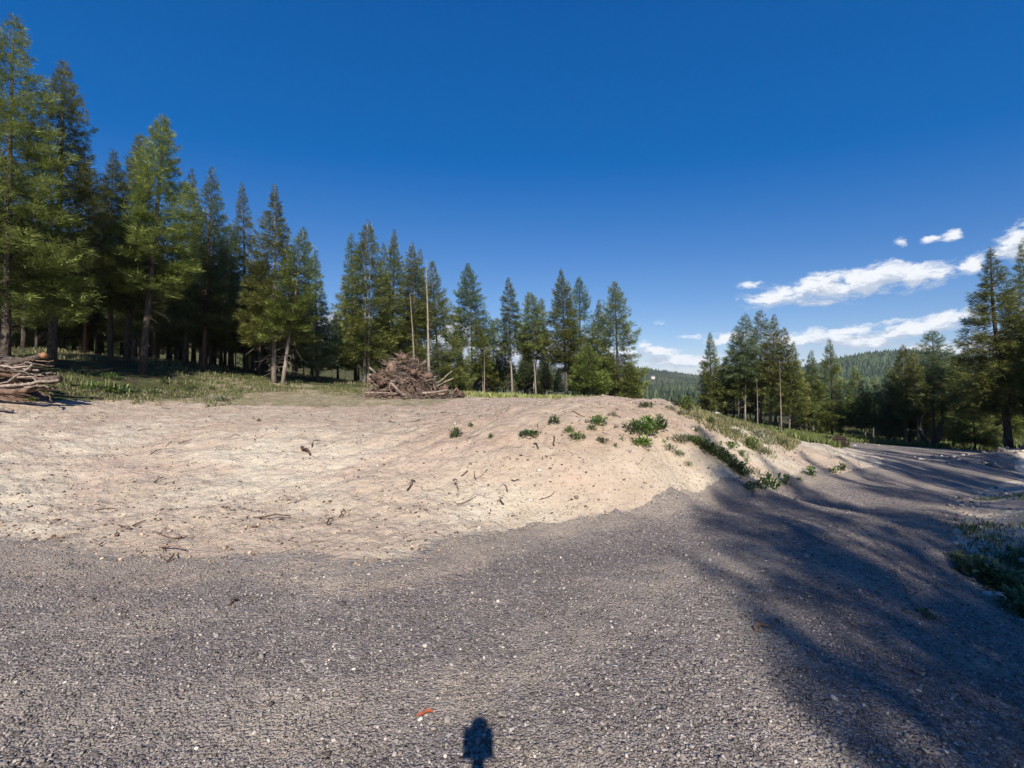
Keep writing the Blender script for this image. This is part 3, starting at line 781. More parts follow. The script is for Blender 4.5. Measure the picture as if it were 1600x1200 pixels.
# forest behind, shared meshes
VAR = []
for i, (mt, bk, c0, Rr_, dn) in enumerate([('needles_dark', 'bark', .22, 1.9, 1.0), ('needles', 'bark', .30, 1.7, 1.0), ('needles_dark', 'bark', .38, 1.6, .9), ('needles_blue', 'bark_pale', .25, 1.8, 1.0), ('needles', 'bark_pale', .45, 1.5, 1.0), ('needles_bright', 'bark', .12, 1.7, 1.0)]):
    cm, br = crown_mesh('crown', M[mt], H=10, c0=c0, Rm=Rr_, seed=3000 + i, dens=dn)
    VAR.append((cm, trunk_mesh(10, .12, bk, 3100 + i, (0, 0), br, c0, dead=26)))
rnd = random.Random(4)
PLACED = []
FILLED = []
def fill(n, pxr, Dr, Hr, label, group, vs, sky=None, xyr=None, mind=1.5):
    k = 0; tries = 0
    while k < n and tries < 4000:
        tries += 1
        if xyr: x = rnd.uniform(xyr[0], xyr[1]); y = rnd.uniform(xyr[2], xyr[3]); D = y
        else:
            D = rnd.uniform(*Dr); px = rnd.uniform(*pxr); x = (px - 800) / F * D; y = D
        if any((x - a) ** 2 + (y - b) ** 2 < mind ** 2 for a, b in PLACED): continue
        if abs(x) < 45 and road_sd(np.array([x]), np.array([y]))[0] > -.8: continue
        H = rnd.uniform(*Hr); z = gh(x, y)
        if sky:
            mx = CAMZ + (600 - sky(px)) / F * D - z
            H = min(H, mx * rnd.uniform(.8, 1))
            if H < 2.5: continue
        PLACED.append((x, y)); k += 1
        cm, tm = rnd.choice([VAR[v] for v in vs])
        FILLED.append([None, 800 + x / y * F, D, label])
        r = link('forest_tree', None, loc=(x, y, z)); tag(r, label, 'tree', group)
        r.rotation_euler = (0, 0, rnd.uniform(0, 6.28))
        FILLED[-1][0] = r
        s = H / 10; w = s * rnd.uniform(1.0, 1.45)
        r.scale = (w, w, s)
        link('trunk', tm, r); link('crown', cm, r)
interp = lambda xs, ys: (lambda p: float(np.interp(p, xs, ys)))
fill(30, (-80, 520), (31, 42), (2.5, 6), 'low young conifer under the tall left pines', 'young conifers under the left pines', [0, 2, 1, 0], mind=1.3)
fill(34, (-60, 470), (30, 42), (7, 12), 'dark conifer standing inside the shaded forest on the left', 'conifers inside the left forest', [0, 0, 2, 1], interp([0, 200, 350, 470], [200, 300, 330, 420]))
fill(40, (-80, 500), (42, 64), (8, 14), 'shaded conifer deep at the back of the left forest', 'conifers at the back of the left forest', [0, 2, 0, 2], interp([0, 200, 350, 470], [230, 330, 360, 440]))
fill(18, (480, 700), (44, 66), (6, 10), 'shadowy conifer behind the slash-pile clump', 'conifers behind the slash-pile clump', [0, 1, 3], interp([480, 520, 560, 660, 700], [540, 520, 480, 480, 545]))
fill(24, (700, 1000), (48, 56), (3, 6), 'low conifer filling in under the centre row', 'low conifers under the centre row', [0, 1, 3, 5], interp([700, 1000], [545, 545]), mind=1.2)
fill(34, (690, 1000), (56, 85), (5, 9), 'dim conifer beyond the centre row', 'conifers beyond the centre row', [0, 2, 4, 0], interp([700, 760, 860, 1000], [540, 550, 525, 540]))
fill(26, (1100, 1290), (47, 66), (5, 9), 'conifer behind the right-hand clump', 'conifers behind the right-hand clump', [0, 1, 2, 4], interp([1095, 1130, 1150, 1240, 1290], [580, 560, 530, 560, 590]))
fill(20, (1270, 1400), (44, 70), (4, 8), 'green conifer below the hill behind the crate', 'green conifers below the hill', [1, 5, 3, 4], interp([1270, 1310, 1400], [590, 610, 600]))
fill(34, (1380, 1680), (36, 60), (6, 11), 'shaded conifer behind the road bend', 'shaded conifers behind the road bend', [0, 3, 5, 1], interp([1380, 1430, 1500, 1530, 1650], [590, 560, 545, 430, 420]))
fill(10, None, None, (9, 13), 'conifer on the right side beyond the frame', 'roadside conifers beyond the right edge', [0, 1, 2], None, xyr=(27, 45, 14, 26), mind=2.5)

# every tree of the forest gets its own description: which landmark it stands behind and how far back
MARKS = [(-30, 'the left frame edge'), (20, 'the cut-off tallest pine'), (90, 'the dark-trunked tall pine'), (150, 'the reddish sunlit trunk'), (200, 'the twin tall pines'), (240, 'the leaning bare trunk'), (290, 'the narrow dark pine'), (325, 'the blue-green pine'), (380, 'the gap by the broad pine'), (428, 'the pale dead-branched trunk'), (470, 'the shorter leaning pine'), (527, 'the small lone pine'),
         (569, 'the twin-trunk pine'), (612, 'the slash pile'), (668, 'the dead snag'), (712, 'the low bushy pine'), (739, 'the bluish centre pine'), (772, 'the centre gap'), (801, 'the narrow blue-green pine'), (835, 'the two slim pines'), (886, 'the tall dark centre pine'), (925, 'the bright young pine'), (967, 'the pointed end pine'),
         (1113, 'the leftmost right-hand pine'), (1160, 'the ragged dark top'), (1200, 'the thickest pale trunk'), (1235, 'the yellowish thin trunk'), (1265, 'the small dark pine'), (1300, 'the crate and full pine'), (1350, 'the shorter pale-trunked pine'), (1398, 'the leaning thin trunk'), (1430, 'the dark pointed pine'), (1461, 'the bent tree'), (1492, 'the shaded pine'), (1530, 'the low shaded pine'), (1578, 'the big right-hand pine'), (1630, 'the right frame edge')]
ORD = ['nearest', 'second', 'third', 'fourth', 'fifth', 'sixth', 'seventh', 'eighth', 'ninth', 'tenth', 'eleventh', 'twelfth', 'thirteenth', 'fourteenth']
def name_fill():
    gr = {}
    for f in FILLED:
        mk = min(MARKS, key=lambda q: abs(q[0] - f[1]))[1]
        gr.setdefault((mk, f[3]), []).append(f)
    for (mk, lb), fs in gr.items():
        fs.sort(key=lambda q: q[2])
        base = 'backmost ' * ('back of' in lb) + ' '.join(lb.split()[:2]) if lb.split()[1] in ('conifer',) else ' '.join(lb.split()[:3])
        zone = {'sta': ''}.get(lb[:3], '')
        for i, f in enumerate(fs):
            f[0]['label'] = '%s beyond %s, %s going back' % (base, mk, ORD[min(i, 13)])
name_fill()
# roadside trees right of and behind the viewpoint, whose shadows lie over the road
def side_tree(x, y, H, Rm, c0, label, **kw):
    tree(0, 0, 0, 0, 0, c0, label, xyz=(x, y), H=H, Rm=Rm, group='roadside pines near the viewpoint', **kw)
gs = 'roadside pine near the viewpoint whose shadow falls over the road'
for (x, y, H, Rm, c0) in [(3.0, -17.3, 15.0, 1.0, .5), (2.9, -13.6, 13.2, 1.7, .3), (3.7, -11.2, 12.6, 2.3, .15), (3.9, -6.6, 8.6, 2.0, .08), (4.9, -12.0, 15.6, 2.5, .25), (4.1, -16.5, 15.8, 2.2, .3), (4.1, -8.6, 11.2, 2.4, .12), (5.2, -10.0, 12.2, 2.2, .12), (5.6, -5.2, 8.0, 2.0, .1), (6.6, -13.5, 17.0, 2.5, .2), (8.6, -10.5, 16.0, 2.4, .2), (6.4, -7.0, 11.5, 2.2, .15), (9.6, -5.5, 12.5, 2.4, .12), (11.5, -9.0, 17.0, 2.4, .2),
                          (13.5, -5.0, 15.5, 2.2, .25), (12.0, -1.2, 11.0, 1.9, .2), (16.0, -2.5, 15.0, 2.2, .25), (17.5, 2.5, 14.0, 2.0, .3), (20.5, 0.5, 15.0, 2.1, .3), (22.0, 6.5, 13.0, 2.0, .25), (26.0, 4.0, 15.0, 2.2, .25), (27.5, 9.0, 13.0, 2.0, .3), (7.8, -17.5, 18, 2.4, .25), (4.8, -4.2, 6.2, 1.5, .08)]:
    side_tree(x, y, H, Rm, c0, gs, dens=.75, gap=.2)

# far wooded valley and hillsides: one mass of trees nobody could count
def far_forest(name, n, ar, rr, hr, mat, label, seed, power=.5, nt_=3):
    rng = np.random.default_rng(seed)
    a = rng.uniform(*ar, n); u = rng.uniform(0, 1, n)
    r = np.sqrt(rr[0] ** 2 + u * (rr[1] ** 2 - rr[0] ** 2)) if power == .5 else rr[0] * (rr[1] / rr[0]) ** u
    x, y = r * np.sin(a), r * np.cos(a)
    z = base_h(x, y)
    H = rng.uniform(*hr, n) * np.where(rng.uniform(0, 1, n) < .12, 1.35, 1) * np.where(vnoise(x * .02, y * .02, 44) < .16, .25, 1) * np.where((np.abs(x / y - 220 / F) < .008) & (y > 720) & (y < 1150), .12, 1); Wd = H * rng.uniform(.16, .24, n)
    tiers = nt_; k = 8
    th = np.arange(k) / k * 6.283
    Vs = []; Ts = []; tn = []
    per = tiers * (k + 1)
    for t in range(tiers):
        zb = z + H * (.05 + .80 * t / nt_); zt = z + H * np.minimum(1, .05 + .80 * t / nt_ + .42 - .08 * t / nt_)
        rad = Wd * (1 - .8 * t / nt_)
        jit = rng.uniform(.6, 1.25, (n, k)) * np.where(np.arange(k) % 2, 1.15, .55)
        ring = np.stack([x[:, None] + np.cos(th + t) * rad[:, None] * jit, y[:, None] + np.sin(th + t) * rad[:, None] * jit, zb[:, None] + rng.uniform(-.05, .05, (n, k)) * H[:, None]], -1)
        tip = np.stack([x, y, zt], -1)[:, None, :]
        Vs.append(np.concatenate([ring, tip], 1))
    V = np.concatenate(Vs, 1).reshape(-1, 3)
    tri = np.concatenate([np.stack([t * (k + 1) + np.arange(k), t * (k + 1) + (np.arange(k) + 1) % k, np.full(k, t * (k + 1) + k)], 1) for t in range(tiers)])
    T = (tri[None] + (np.arange(n) * per)[:, None, None]).reshape(-1, 3)
    tone = np.repeat(np.clip(rng.normal(.42, .22, n) + .9 * (vnoise(x * .012, y * .012, 5) - .5) + .5 * (vnoise(x * .05, y * .05, 6) - .5), 0, 1), per)
    o = link(name, mk_mesh(name, V, T, mat, {'tone': tone}))
    tag(o, label, 'woodland', kind='stuff')
far_forest('hillside_forest', 15000, (.10, .42), (330, 1700), (9, 15), M['needles_far'], 'dense green woodland covering the far hill left of the right-hand clump', 1)
far_forest('hillside_forest', 15000, (.55, .92), (300, 1350), (8, 14), M['needles_far'], 'dense green woodland covering the far hill behind the crate', 2)
far_forest('valley_forest', 7500, (-1.0, 1.05), (135, 400), (5, 8), M['needles_far'], 'mass of conifers in the valley beyond the nearer trees', 3, nt_=7)
# ridge tree band further round
far_forest('ridge_forest', 5000, (-1.1, .12), (300, 1500), (9, 14), M['needles_far'], 'distant woodland behind the left and centre trees', 5)

# a small house on the far hillside
hx, hy = (1020 - 800) / F * 1140, 1140.0
hz_ = float(base_h(np.array([hx]), np.array([hy]))[0])
hr = link('hillside_house', None, loc=(hx, hy, hz_ + 1.0)); hr.scale = (1.8, 1.8, 1.8); tag(hr, 'tiny pale house among the trees on the far hill', 'house')
mb = MB(); mb.box((0, 0, 1.0), (5, 4, 4)); mb.build('wall', M['house_wall'], hr)
mb = MB(); mb.add([(-3, -2.5, 3), (3, -2.5, 3), (3, 2.5, 3), (-3, 2.5, 3), (-3, 0, 4.5), (3, 0, 4.5)], [[0, 1, 5, 4], [2, 3, 4, 5], [0, 3, 2, 1]], [[0, 4, 3], [1, 2, 5]]); mb.build('roof', M['house_roof'], hr)

# ---------------------------------------------------------------- slash piles
NP = [0]
def log_obj(pts, rad, mat, name, label, cat, group, k=8, rough=.12, tone=.5, smooth_=True, butt=False):
    NP[0] += 1
    rng = np.random.default_rng(NP[0] + 900)
    pts = np.array(pts, float); o0 = pts[0].copy()
    mb = MB(); mb.tube(pts - o0, rad, k, a=tone, rough=rough, rng=rng)
    o = link(name, None if butt else mb.mesh(name, M[mat], smooth_), loc=o0)
    tag(o, label, cat, group)
    if butt:
        link('log_body', mb.mesh('log_body', M[mat], smooth_), o)
        d = pts[-1] - pts[-2]; d = d / np.linalg.norm(d)
        e = pts[-1] - o0; rr = rad[-1] if hasattr(rad, '__len__') else rad
        m2 = MB(); m2.tube([e - d * .02, e + d * .05, e + d * .12, e + d * .15], [rr * 1.03, rr * 1.1, rr * .85, rr * .4], 9, rough=.3, rng=rng)
        m2.build('broken_end', M['cut_wood'], o)
    return o
def wavy(p0, d, L, n, rng, wob):
    d = np.array(d, float) / np.linalg.norm(d)
    t = np.linspace(0, 1, n)
    pts = np.array(p0)[None] + t[:, None] * d * L
    pts[1:] += np.cumsum(rng.normal(0, wob, (n - 1, 3)), 0)
    return pts
PD = 23.5
cx, cz = (640 - 800) / F * PD, gh((640 - 800) / F * PD, PD)
rng = np.random.default_rng(12)
def heap_z(dx, dy):
    return 1.75 * max(0, 1 - ((dx + .30) / 1.5) ** 2 * .85 - (dy / 1.4) ** 2 * .8) + .28 * max(0, 1 - ((dx - .3) / 2.6) ** 2 - (dy / 1.6) ** 2)
# soil and chips inside the heap
xs = np.linspace(-3.6, 4.4, 60); ys = np.linspace(-1.8, 1.8, 30)
XX, YY = np.meshgrid(xs, ys, indexing='ij')
ZZ = np.vectorize(heap_z)(XX, YY) * .72 - .08 + fbm(XX, YY, 2, 4, 3) * .16 - .2 * (smooth(.8, 1.1, np.hypot(XX / 3.9, YY / 1.7)))
ZZ = ZZ + ground_h(XX + cx, YY + PD)
Qh = np.concatenate([np.stack([i * 30 + np.arange(29), (i + 1) * 30 + np.arange(29), (i + 1) * 30 + np.arange(1, 30), i * 30 + np.arange(1, 30)], 1) for i in range(59)])
o = link('pile_soil', mk_mesh('pile_soil', np.stack([XX + cx, YY + PD, ZZ], -1).reshape(-1, 3), Qh, M['soil'], None, True))
tag(o, 'brown soil and bark chips under the big slash pile', 'soil', kind='stuff')
def pile_label(dx, h, r0, i):
    t = 'thin twisted' if r0 < .04 else 'slender' if r0 < .055 else 'stout' if r0 < .08 else 'thick'
    k = 'log' if r0 > .055 else 'branch'
    hz_ = 'near the top' if h > 1.2 else 'halfway up' if h > .6 else 'low down'
    sd_ = 'at the far left' if dx < -1.2 else 'left of the peak' if dx < -.55 else 'below the peak' if dx < .2 else 'right of the peak' if dx < 1.0 else 'at the right end' if dx < 1.8 else 'in the trailing right foot'
    return '%s brown %s %s %s of the big slash pile' % (t, k, hz_, sd_)
for i in range(185):
    while True:
        dx, dy = rng.uniform(-1.65, 2.1), rng.uniform(-1.4, 1.0)
        if heap_z(dx, dy) > .08: break
    L = rng.uniform(.4, 1.25)
    an = rng.uniform(0, 6.28); tilt = rng.normal(0.12, .38)
    d = (math.cos(an), math.sin(an) * .6, tilt)
    dd = np.array(d) / np.linalg.norm(d)
    c0_ = np.array([cx + dx, PD + dy, gh(cx + dx, PD + dy) + heap_z(dx, dy) * rng.uniform(.75, 1.0) + .04])
    pts = wavy(c0_ - dd * L / 2, d, L, 6, rng, .04)
    r0 = rng.choice([.03, .045, .06, .09, .12], p=[.38, .27, .18, .11, .06])
    pts[:, 2] = np.maximum(pts[:, 2], ground_h(pts[:, 0], pts[:, 1]) + r0 * .4)
    log_obj(pts, r0 * np.linspace(1.15, .55, 6), 'root_wood' if rng.uniform() < .72 else 'dead_wood', 'log' if r0 > .055 else 'branch', pile_label(dx, c0_[2] - cz, r0, i), 'log' if r0 > .055 else 'branch', 'logs and branches in the big slash pile', tone=rng.uniform(0, 1))
def stump(dx, dy, dz, s, label, face=None):
    NP[0] += 1
    rg = np.random.default_rng(NP[0] + 50)
    x, y = cx + dx, PD + dy
    z = gh(x, y) + heap_z(dx, dy) + dz
    o = link('stump', None, loc=(x, y, z)); tag(o, label, 'stump', 'uprooted stumps on the big slash pile')
    ax = np.array(face if face is not None else rg.normal(0, 1, 3)); ax = ax / np.linalg.norm(ax)
    mb = MB(); mb.tube([ax * -.32 * s, ax * -.22 * s, ax * 0, ax * .2 * s, ax * .42 * s], [.2 * s, .36 * s, .27 * s, .19 * s, .15 * s], 12, rough=.28, rng=rg, a=rg.uniform(.2, .9))
    mb.build('stump_body', M['root_wood'], o, smooth_=True)
    for j in range(13):
        v = rg.normal(0, 1, 3); v -= ax * v.dot(ax) * .9; v = v / np.linalg.norm(v) - ax * .25
        mb = MB()
        pts = wavy(ax * -.15 * s + v * .12 * s, v, rg.uniform(.4, .85) * s, 5, rg, .05 * s)
        mb.tube(pts, np.linspace(.085, .015, 5) * s, 6, rough=.2, rng=rg, a=rg.uniform(0, 1))
        mb.build('root', M['root_wood'], o, smooth_=True)
stump(-.75, -.6, -.12, 1.1, 'largest upright root ball at the front of the pile\'s peak', (0.1, -.3, .9))
stump(-.25, -.3, .05, .85, 'pale rounded stump crowning the slash pile', (.3, -.9, .3))
stump(.9, -.3, .10, .95, 'stump right of the pile\'s peak', (.9, -.5, .2))
stump(-1.4, -.6, .15, .9, 'reddish root ball on the pile\'s left shoulder', (-.6, -.7, .3))
stump(-1.75, -.9, .12, .8, 'orange-brown stump low on the pile\'s left edge', (-.2, -1, .1))
stump(1.8, -.2, .2, .8, 'spiky root ball at the right side of the pile', (.5, -.4, .8))
stump(2.6, -.2, .12, .75, 'small dark root ball trailing off the pile\'s right end', (.3, -.8, .3))
stump(.35, -.75, .0, .8, 'knotty root ball in the middle of the pile below its peak', (.2, -1, .3))
stump(-1.1, -1.0, .0, .75, 'small root ball at the left front foot of the pile', (-.3, -1, .2))
stump(1.3, -.8, .0, .7, 'small root ball on the right front of the pile', (.5, -1, .4))
# the longest single poles sticking out
for (a, b_, r0, lb) in [((-1.9, -.6, 1.2), (-.9, -.4, .65), .06, 'pale pole poking out of the pile\'s upper left'), ((-1.8, -.9, 1.5), (-1.2, -.3, .7), .05, 'short broken branch standing up at the pile\'s left'),
                        ((1.4, -.3, .7), (2.3, -.5, 1.35), .04, 'thin pale branch reaching up to the right of the pile'), ((1.2, -.2, .5), (2.3, -.2, 1.0), .05, 'second branch reaching right, below the thin pale one'),
                        ((-1.8, -1.5, .3), (.2, -1.6, .25), .035, 'long flat pole lying along the foot of the pile'), ((.9, -1.5, .25), (2.2, -1.3, .4), .06, 'pole leaning low across the pile\'s right foot'), ((-.5, -1.7, .7), (.3, -1.9, .05), .06, 'pale split pole leaning down the front of the pile')]:
    g0 = cz
    pts = np.array([np.array(a) + (np.array(b_) - np.array(a)) * t + rng.normal(0, .02, 3) for t in np.linspace(0, 1, 5)]) + [cx, PD, g0]
    log_obj(pts, r0 * np.linspace(1.1, .6, 5), 'dead_wood', 'branch', lb, 'branch', 'logs and branches in the big slash pile', tone=.9)
# fine twigs
mb = MB()
for i in range(1100):
    dx, dy = rng.normal(.15, 1.0), rng.normal(-.4, .7)
    if abs(dx) > 3.3: continue
    z = gh(cx + dx, PD + dy) + heap_z(dx, dy) * rng.uniform(.8, 1.0)
    an = rng.uniform(0, 6.28); L = rng.uniform(.25, .9)
    d = np.array([math.cos(an), math.sin(an), rng.normal(.1, .35)]) * L
    p = np.array([cx + dx, PD + dy, z + .03])
    mb.tube([p, p + d * .5 + rng.normal(0, .04, 3), p + d], [.014, .011, .005], 3, False, a=rng.uniform(0, 1))
tag(mb.build('twig_tangle', M['dead_wood']), 'fine twigs and roots tangled over the big slash pile', 'twigs', kind='stuff')

# left pile, close to the left edge
LD = 13.8
def LP(px, py, d=0): return np.array(P(px, py, LD + d))
GLP = 'logs and branches in the left-edge slash pile'
def lpath(p, d=0, n=7, wob=.012):
    p = [LP(*q) for q in p]
    t = np.linspace(0, len(p) - 1, n)
    pp = np.array([[np.interp(tt, range(len(p)), [q[i] for q in p]) for i in range(3)] for tt in t])
    pp[1:-1] += rng.normal(0, wob, (n - 2, 3))
    return pp
log_obj(lpath([(-40, 576, .3), (10, 572, .2), (66, 556, 0)]), np.linspace(.12, .085, 7), 'bark', 'log', 'grey log with orange broken end on top of the left-edge pile', 'log', GLP, 10, tone=.5, butt=True)
log_obj(lpath([(-60, 604, .5), (20, 596, .2), (92, 592, -.1)]), np.linspace(.17, .11, 7), 'bark', 'log', 'thick dark log lying at the base of the left-edge pile', 'log', GLP, 10, tone=.7)
log_obj(lpath([(-50, 590, 0), (0, 582, -.2), (50, 590, -.2)]), np.linspace(.12, .09, 7), 'root_wood', 'log', 'reddish log sloping into the left-edge pile', 'log', GLP, 9, tone=.3)
log_obj(lpath([(-40, 562, .8), (0, 558, .6), (40, 566, .5)]), np.linspace(.12, .09, 7), 'bark', 'log', 'dark log behind the orange-ended one', 'log', GLP, 8, tone=.4)
log_obj(lpath([(0, 604, -.45), (30, 602, -.5), (62, 596, -.5), (92, 594, -.5)]), np.linspace(.055, .035, 7), 'dead_wood', 'branch', 'long pale pole across the front of the left-edge pile', 'branch', GLP, 7, tone=.9)
log_obj(lpath([(12, 598, -.4), (28, 586, -.4), (45, 576, -.4), (52, 568, -.3), (40, 566, -.2)]), np.linspace(.045, .03, 7), 'dead_wood', 'branch', 'hooked grey branch curling up the front of the left-edge pile', 'branch', GLP, 7, tone=.8)
log_obj(lpath([(0, 572, -.3), (22, 574, -.3), (46, 572, -.3)]), np.linspace(.035, .025, 7), 'dead_wood', 'branch', 'thin pale branch lying under the orange-ended log', 'branch', GLP, 6, tone=1)
log_obj(lpath([(28, 590, -.45), (50, 588, -.45), (60, 602, -.5)]), np.linspace(.035, .02, 7), 'dead_wood', 'branch', 'thin bowed branch at the pile\'s right front', 'branch', GLP, 6, tone=.7)
log_obj(lpath([(-30, 612, -.4), (20, 612, -.5), (44, 610, -.5)]), np.linspace(.09, .07, 7), 'root_wood', 'log', 'short log on the ground before the left-edge pile', 'log', GLP, 8, tone=.6)
log_obj(lpath([(-30, 632, -1.2), (0, 636, -1.3), (20, 642, -1.3)]), np.linspace(.08, .04, 7), 'dead_wood', 'branch', 'weathered root at the left edge below the pile', 'branch', GLP, 8, tone=.7)
log_obj(lpath([(62, 612, -.5), (75, 618, -.6), (82, 628, -.7)]), np.linspace(.03, .02, 7), 'root_wood', 'branch', 'dark crooked twig at the right foot of the left-edge pile', 'branch', GLP, 6, tone=.1)
for i in range(80):
    a, b_ = rng.uniform(-60, 66), rng.uniform(562, 612)
    q = rng.uniform(-.5, .6)
    dpx = rng.uniform(20, 60) * rng.choice([-1, 1]); dpy = rng.normal(0, 10)
    log_obj(lpath([(a, b_, q), (a + dpx / 2, b_ + dpy / 2 + rng.normal(0, 3), q), (min(a + dpx, 84), b_ + dpy, q)]), np.linspace(.04, .018, 7) * rng.uniform(.4, 1.5), 'root_wood' if i % 2 else 'dead_wood', 'branch', '%s %s branch jammed %s of the left-edge pile' % ('thin' if i % 3 else 'thicker', 'grey' if i % 2 == 0 else 'brown', 'among the top logs' if b_ < 580 else 'in the middle' if b_ < 596 else 'near the foot'), 'branch', GLP, 6, tone=rng.uniform(0, 1))
# pile core of soil so that no light shows through
xs = np.linspace(-1.9, 1.6, 30); ys = np.linspace(-.9, 1.0, 20); XX, YY = np.meshgrid(xs, ys, indexing='ij')
lx, ly = (5 - 800) / F * 14.2, 14.4
ZZ = .62 * np.clip(1 - ((XX + .3) / 1.2) ** 2 - ((YY - .1) / .7) ** 2, 0, 1) ** .6 - .12 + fbm(XX, YY, 3, 3, 8) * .06 + ground_h(XX + lx, YY + ly)
Qh = np.concatenate([np.stack([i * 20 + np.arange(19), (i + 1) * 20 + np.arange(19), (i + 1) * 20 + np.arange(1, 20), i * 20 + np.arange(1, 20)], 1) for i in range(29)])
o = link('pile_soil', mk_mesh('pile_soil', np.stack([XX + lx, YY + ly, ZZ], -1).reshape(-1, 3), Qh, M['soil'], None, True))
tag(o, 'dark soil and bark under the left-edge pile', 'soil', kind='stuff')

# ---------------------------------------------------------------- wooden crate beyond the bank
kx, ky, kz = hit(1306, 697, 14, 40)
kz = gh(kx, ky)
cr = link('wooden_crate', None, loc=(kx, ky, kz)); tag(cr, 'small dark brown wooden crate on the grass beyond the bank', 'crate')
sc = 20 / F * ky; hh = 13.5 / F * ky
for sy in (-1, 1):
    mb = MB()
    for j in range(6): mb.box((-sc / 2 + (j + .5) * sc / 6, sy * sc * .4, hh / 2 + .02), (sc / 6 * .88, .02, hh))
    mb.build('side_slats', M['crate_wood'], cr)
for sx in (-1, 1):
    mb = MB()
    for j in range(5): mb.box((sx * sc * .5, -sc * .4 + (j + .5) * sc * .8 / 5, hh / 2 + .02), (.02, sc * .8 / 5 * .85, hh))
    mb.build('end_slats', M['crate_wood'], cr)
mb = MB()
for sy in (-1, 1):
    for zz in (.12, .85): mb.box((0, sy * (sc * .4 + .02), hh * zz + .02), (sc * 1.05, .018, .05))
for sx in (-1, 1):
    for sy in (-1, 1): mb.box((sx * sc * .47, sy * sc * .37, hh / 2 + .03), (.05, .05, hh + .06))
mb.build('frame', M['crate_wood'], cr)
mb = MB(); mb.box((sc * .35, sc * .35, hh * 1.05), (.05, .05, hh * .5)); mb.build('post', M['crate_wood'], cr)

# ---------------------------------------------------------------- camera on a tripod at the viewpoint (its shadow lies at the foot of the picture)
tr = link('tripod', None, loc=(0, -.13, 0)); tag(tr, 'dark camera tripod standing on the gravel at the viewpoint', 'tripod')
for a in (90, 210, 330):
    mb = MB(); d = np.array([math.cos(R(a - 180)), math.sin(R(a - 180)), 0])
    mb.tube([(0, 0, 1.30), d * .25 + [0, 0, .72], d * .52 + [0, 0, .01]], [.016, .014, .011], 8); mb.build('leg', M['black_plastic'], tr)
mb = MB(); mb.tube([(0, 0, 1.05), (0, 0, 1.44)], .014, 10); mb.build('centre_column', M['grey_metal'], tr)
mb = MB(); mb.tube([(0, 0, 1.44), (0, 0, 1.47), (0, 0, 1.50), (0, 0, 1.53)], [.028, .03, .026, .03], 12); mb.build('tripod_head', M['black_plastic'], tr)
ct = link('still_camera', None, loc=(0, -.13, 1.532)); tag(ct, 'small black stills camera mounted on the tripod', 'camera')
mb = MB(); mb.box((0, 0, .045), (.13, .06, .09)); mb.box((0, -.005, .1), (.07, .05, .022)); mb.box((0, -.005, .118), (.05, .04, .014)); mb.build('camera_body', M['black_plastic'], ct)
mb = MB(); mb.tube([(0, .03, .055), (0, .07, .055), (0, .095, .055)], [.034, .034, .038], 16); mb.build('lens', M['black_plastic'], ct)

# ---------------------------------------------------------------- stones, clods, sticks
def ico():
    t = (1 + 5 ** .5) / 2
    V = np.array([(-1, t, 0), (1, t, 0), (-1, -t, 0), (1, -t, 0), (0, -1, t), (0, 1, t), (0, -1, -t), (0, 1, -t), (t, 0, -1), (t, 0, 1), (-t, 0, -1), (-t, 0, 1)], float)
    V /= np.linalg.norm(V[0])
    T = np.array([(0, 11, 5), (0, 5, 1), (0, 1, 7), (0, 7, 10), (0, 10, 11), (1, 5, 9), (5, 11, 4), (11, 10, 2), (10, 7, 6), (7, 1, 8), (3, 9, 4), (3, 4, 2), (3, 2, 6), (3, 6, 8), (3, 8, 9), (4, 9, 5), (2, 4, 11), (6, 2, 10), (8, 6, 7), (9, 8, 1)])
    return V, T
IV, IT = ico()
def scatter_stones(name, x, y, r, mat, label, seed, cat='stones', sink=.35, tonep=None):
    rg = np.random.default_rng(seed); n = len(x)
    sdv = road_sd(x, y)
    z = ground_h(x, y, sdv)
    sdn = sdv + fbm(x, y, 1.3, 5, 71, .6) * (.46 - .34 * smooth(-1, .6, x)) + fbm(x, y, 7, 3, 75) * .08
    z = np.maximum(z - smooth(0, .5, sdv) * .08, np.where(sdn > -.5, z + np.clip(sdn * .14, -.12, .03), -99))
    Vv = IV[None] * rg.uniform(.5, 1.35, (n, 12, 1)) * r[:, None, None] * np.stack([rg.uniform(.8, 1.4, n), rg.uniform(.8, 1.2, n), rg.uniform(.45, .9, n)], 1)[:, None]
    a = rg.uniform(0, 6.28, n); ca, sa = np.cos(a)[:, None], np.sin(a)[:, None]
    vx = Vv[..., 0] * ca - Vv[..., 1] * sa; vy = Vv[..., 0] * sa + Vv[..., 1] * ca
    V = np.stack([vx + x[:, None], vy + y[:, None], Vv[..., 2] + (z + r * sink)[:, None]], -1).reshape(-1, 3)
    T = (IT[None] + (np.arange(n) * 12)[:, None, None]).reshape(-1, 3)
    tone = np.repeat(np.clip(tonep(rg, n) if tonep else rg.uniform(0, 1, n), 0, 1), 12)
    o = link(name, mk_mesh(name, V, T, M[mat], {'tone': tone}))
    if label: tag(o, label, cat, kind='stuff')
    return o
m, g, b, out = new_mat('gravel_stone')
t = attr(g, 'tone')
c = g.ramp(t, [(0, (.07, .062, .060)), (.35, (.155, .140, .135)), (.6, (.225, .203, .194)), (.88, (.30, .272, .253)), (.97, (.42, .385, .355)), (1, (.60, .56, .52))])
c = g.mix(1.0, c, g.ramp(g.noise(geo_pos(g), 120, 3, .6), [(.3, (.78, .75, .71)), (.7, (1.22, 1.18, 1.12))]), 'MULTIPLY')
g.l(c, b.inputs['Base Color']); b.inputs['Roughness'].default_value = .8
M['gravel_stone'] = m
rg = np.random.default_rng(77)
n = 85000
yy = 1.5 * (9 / 1.5) ** rg.uniform(0, 1, n); xx = rg.uniform(-1.2, 1.2, n) * (yy + .8)
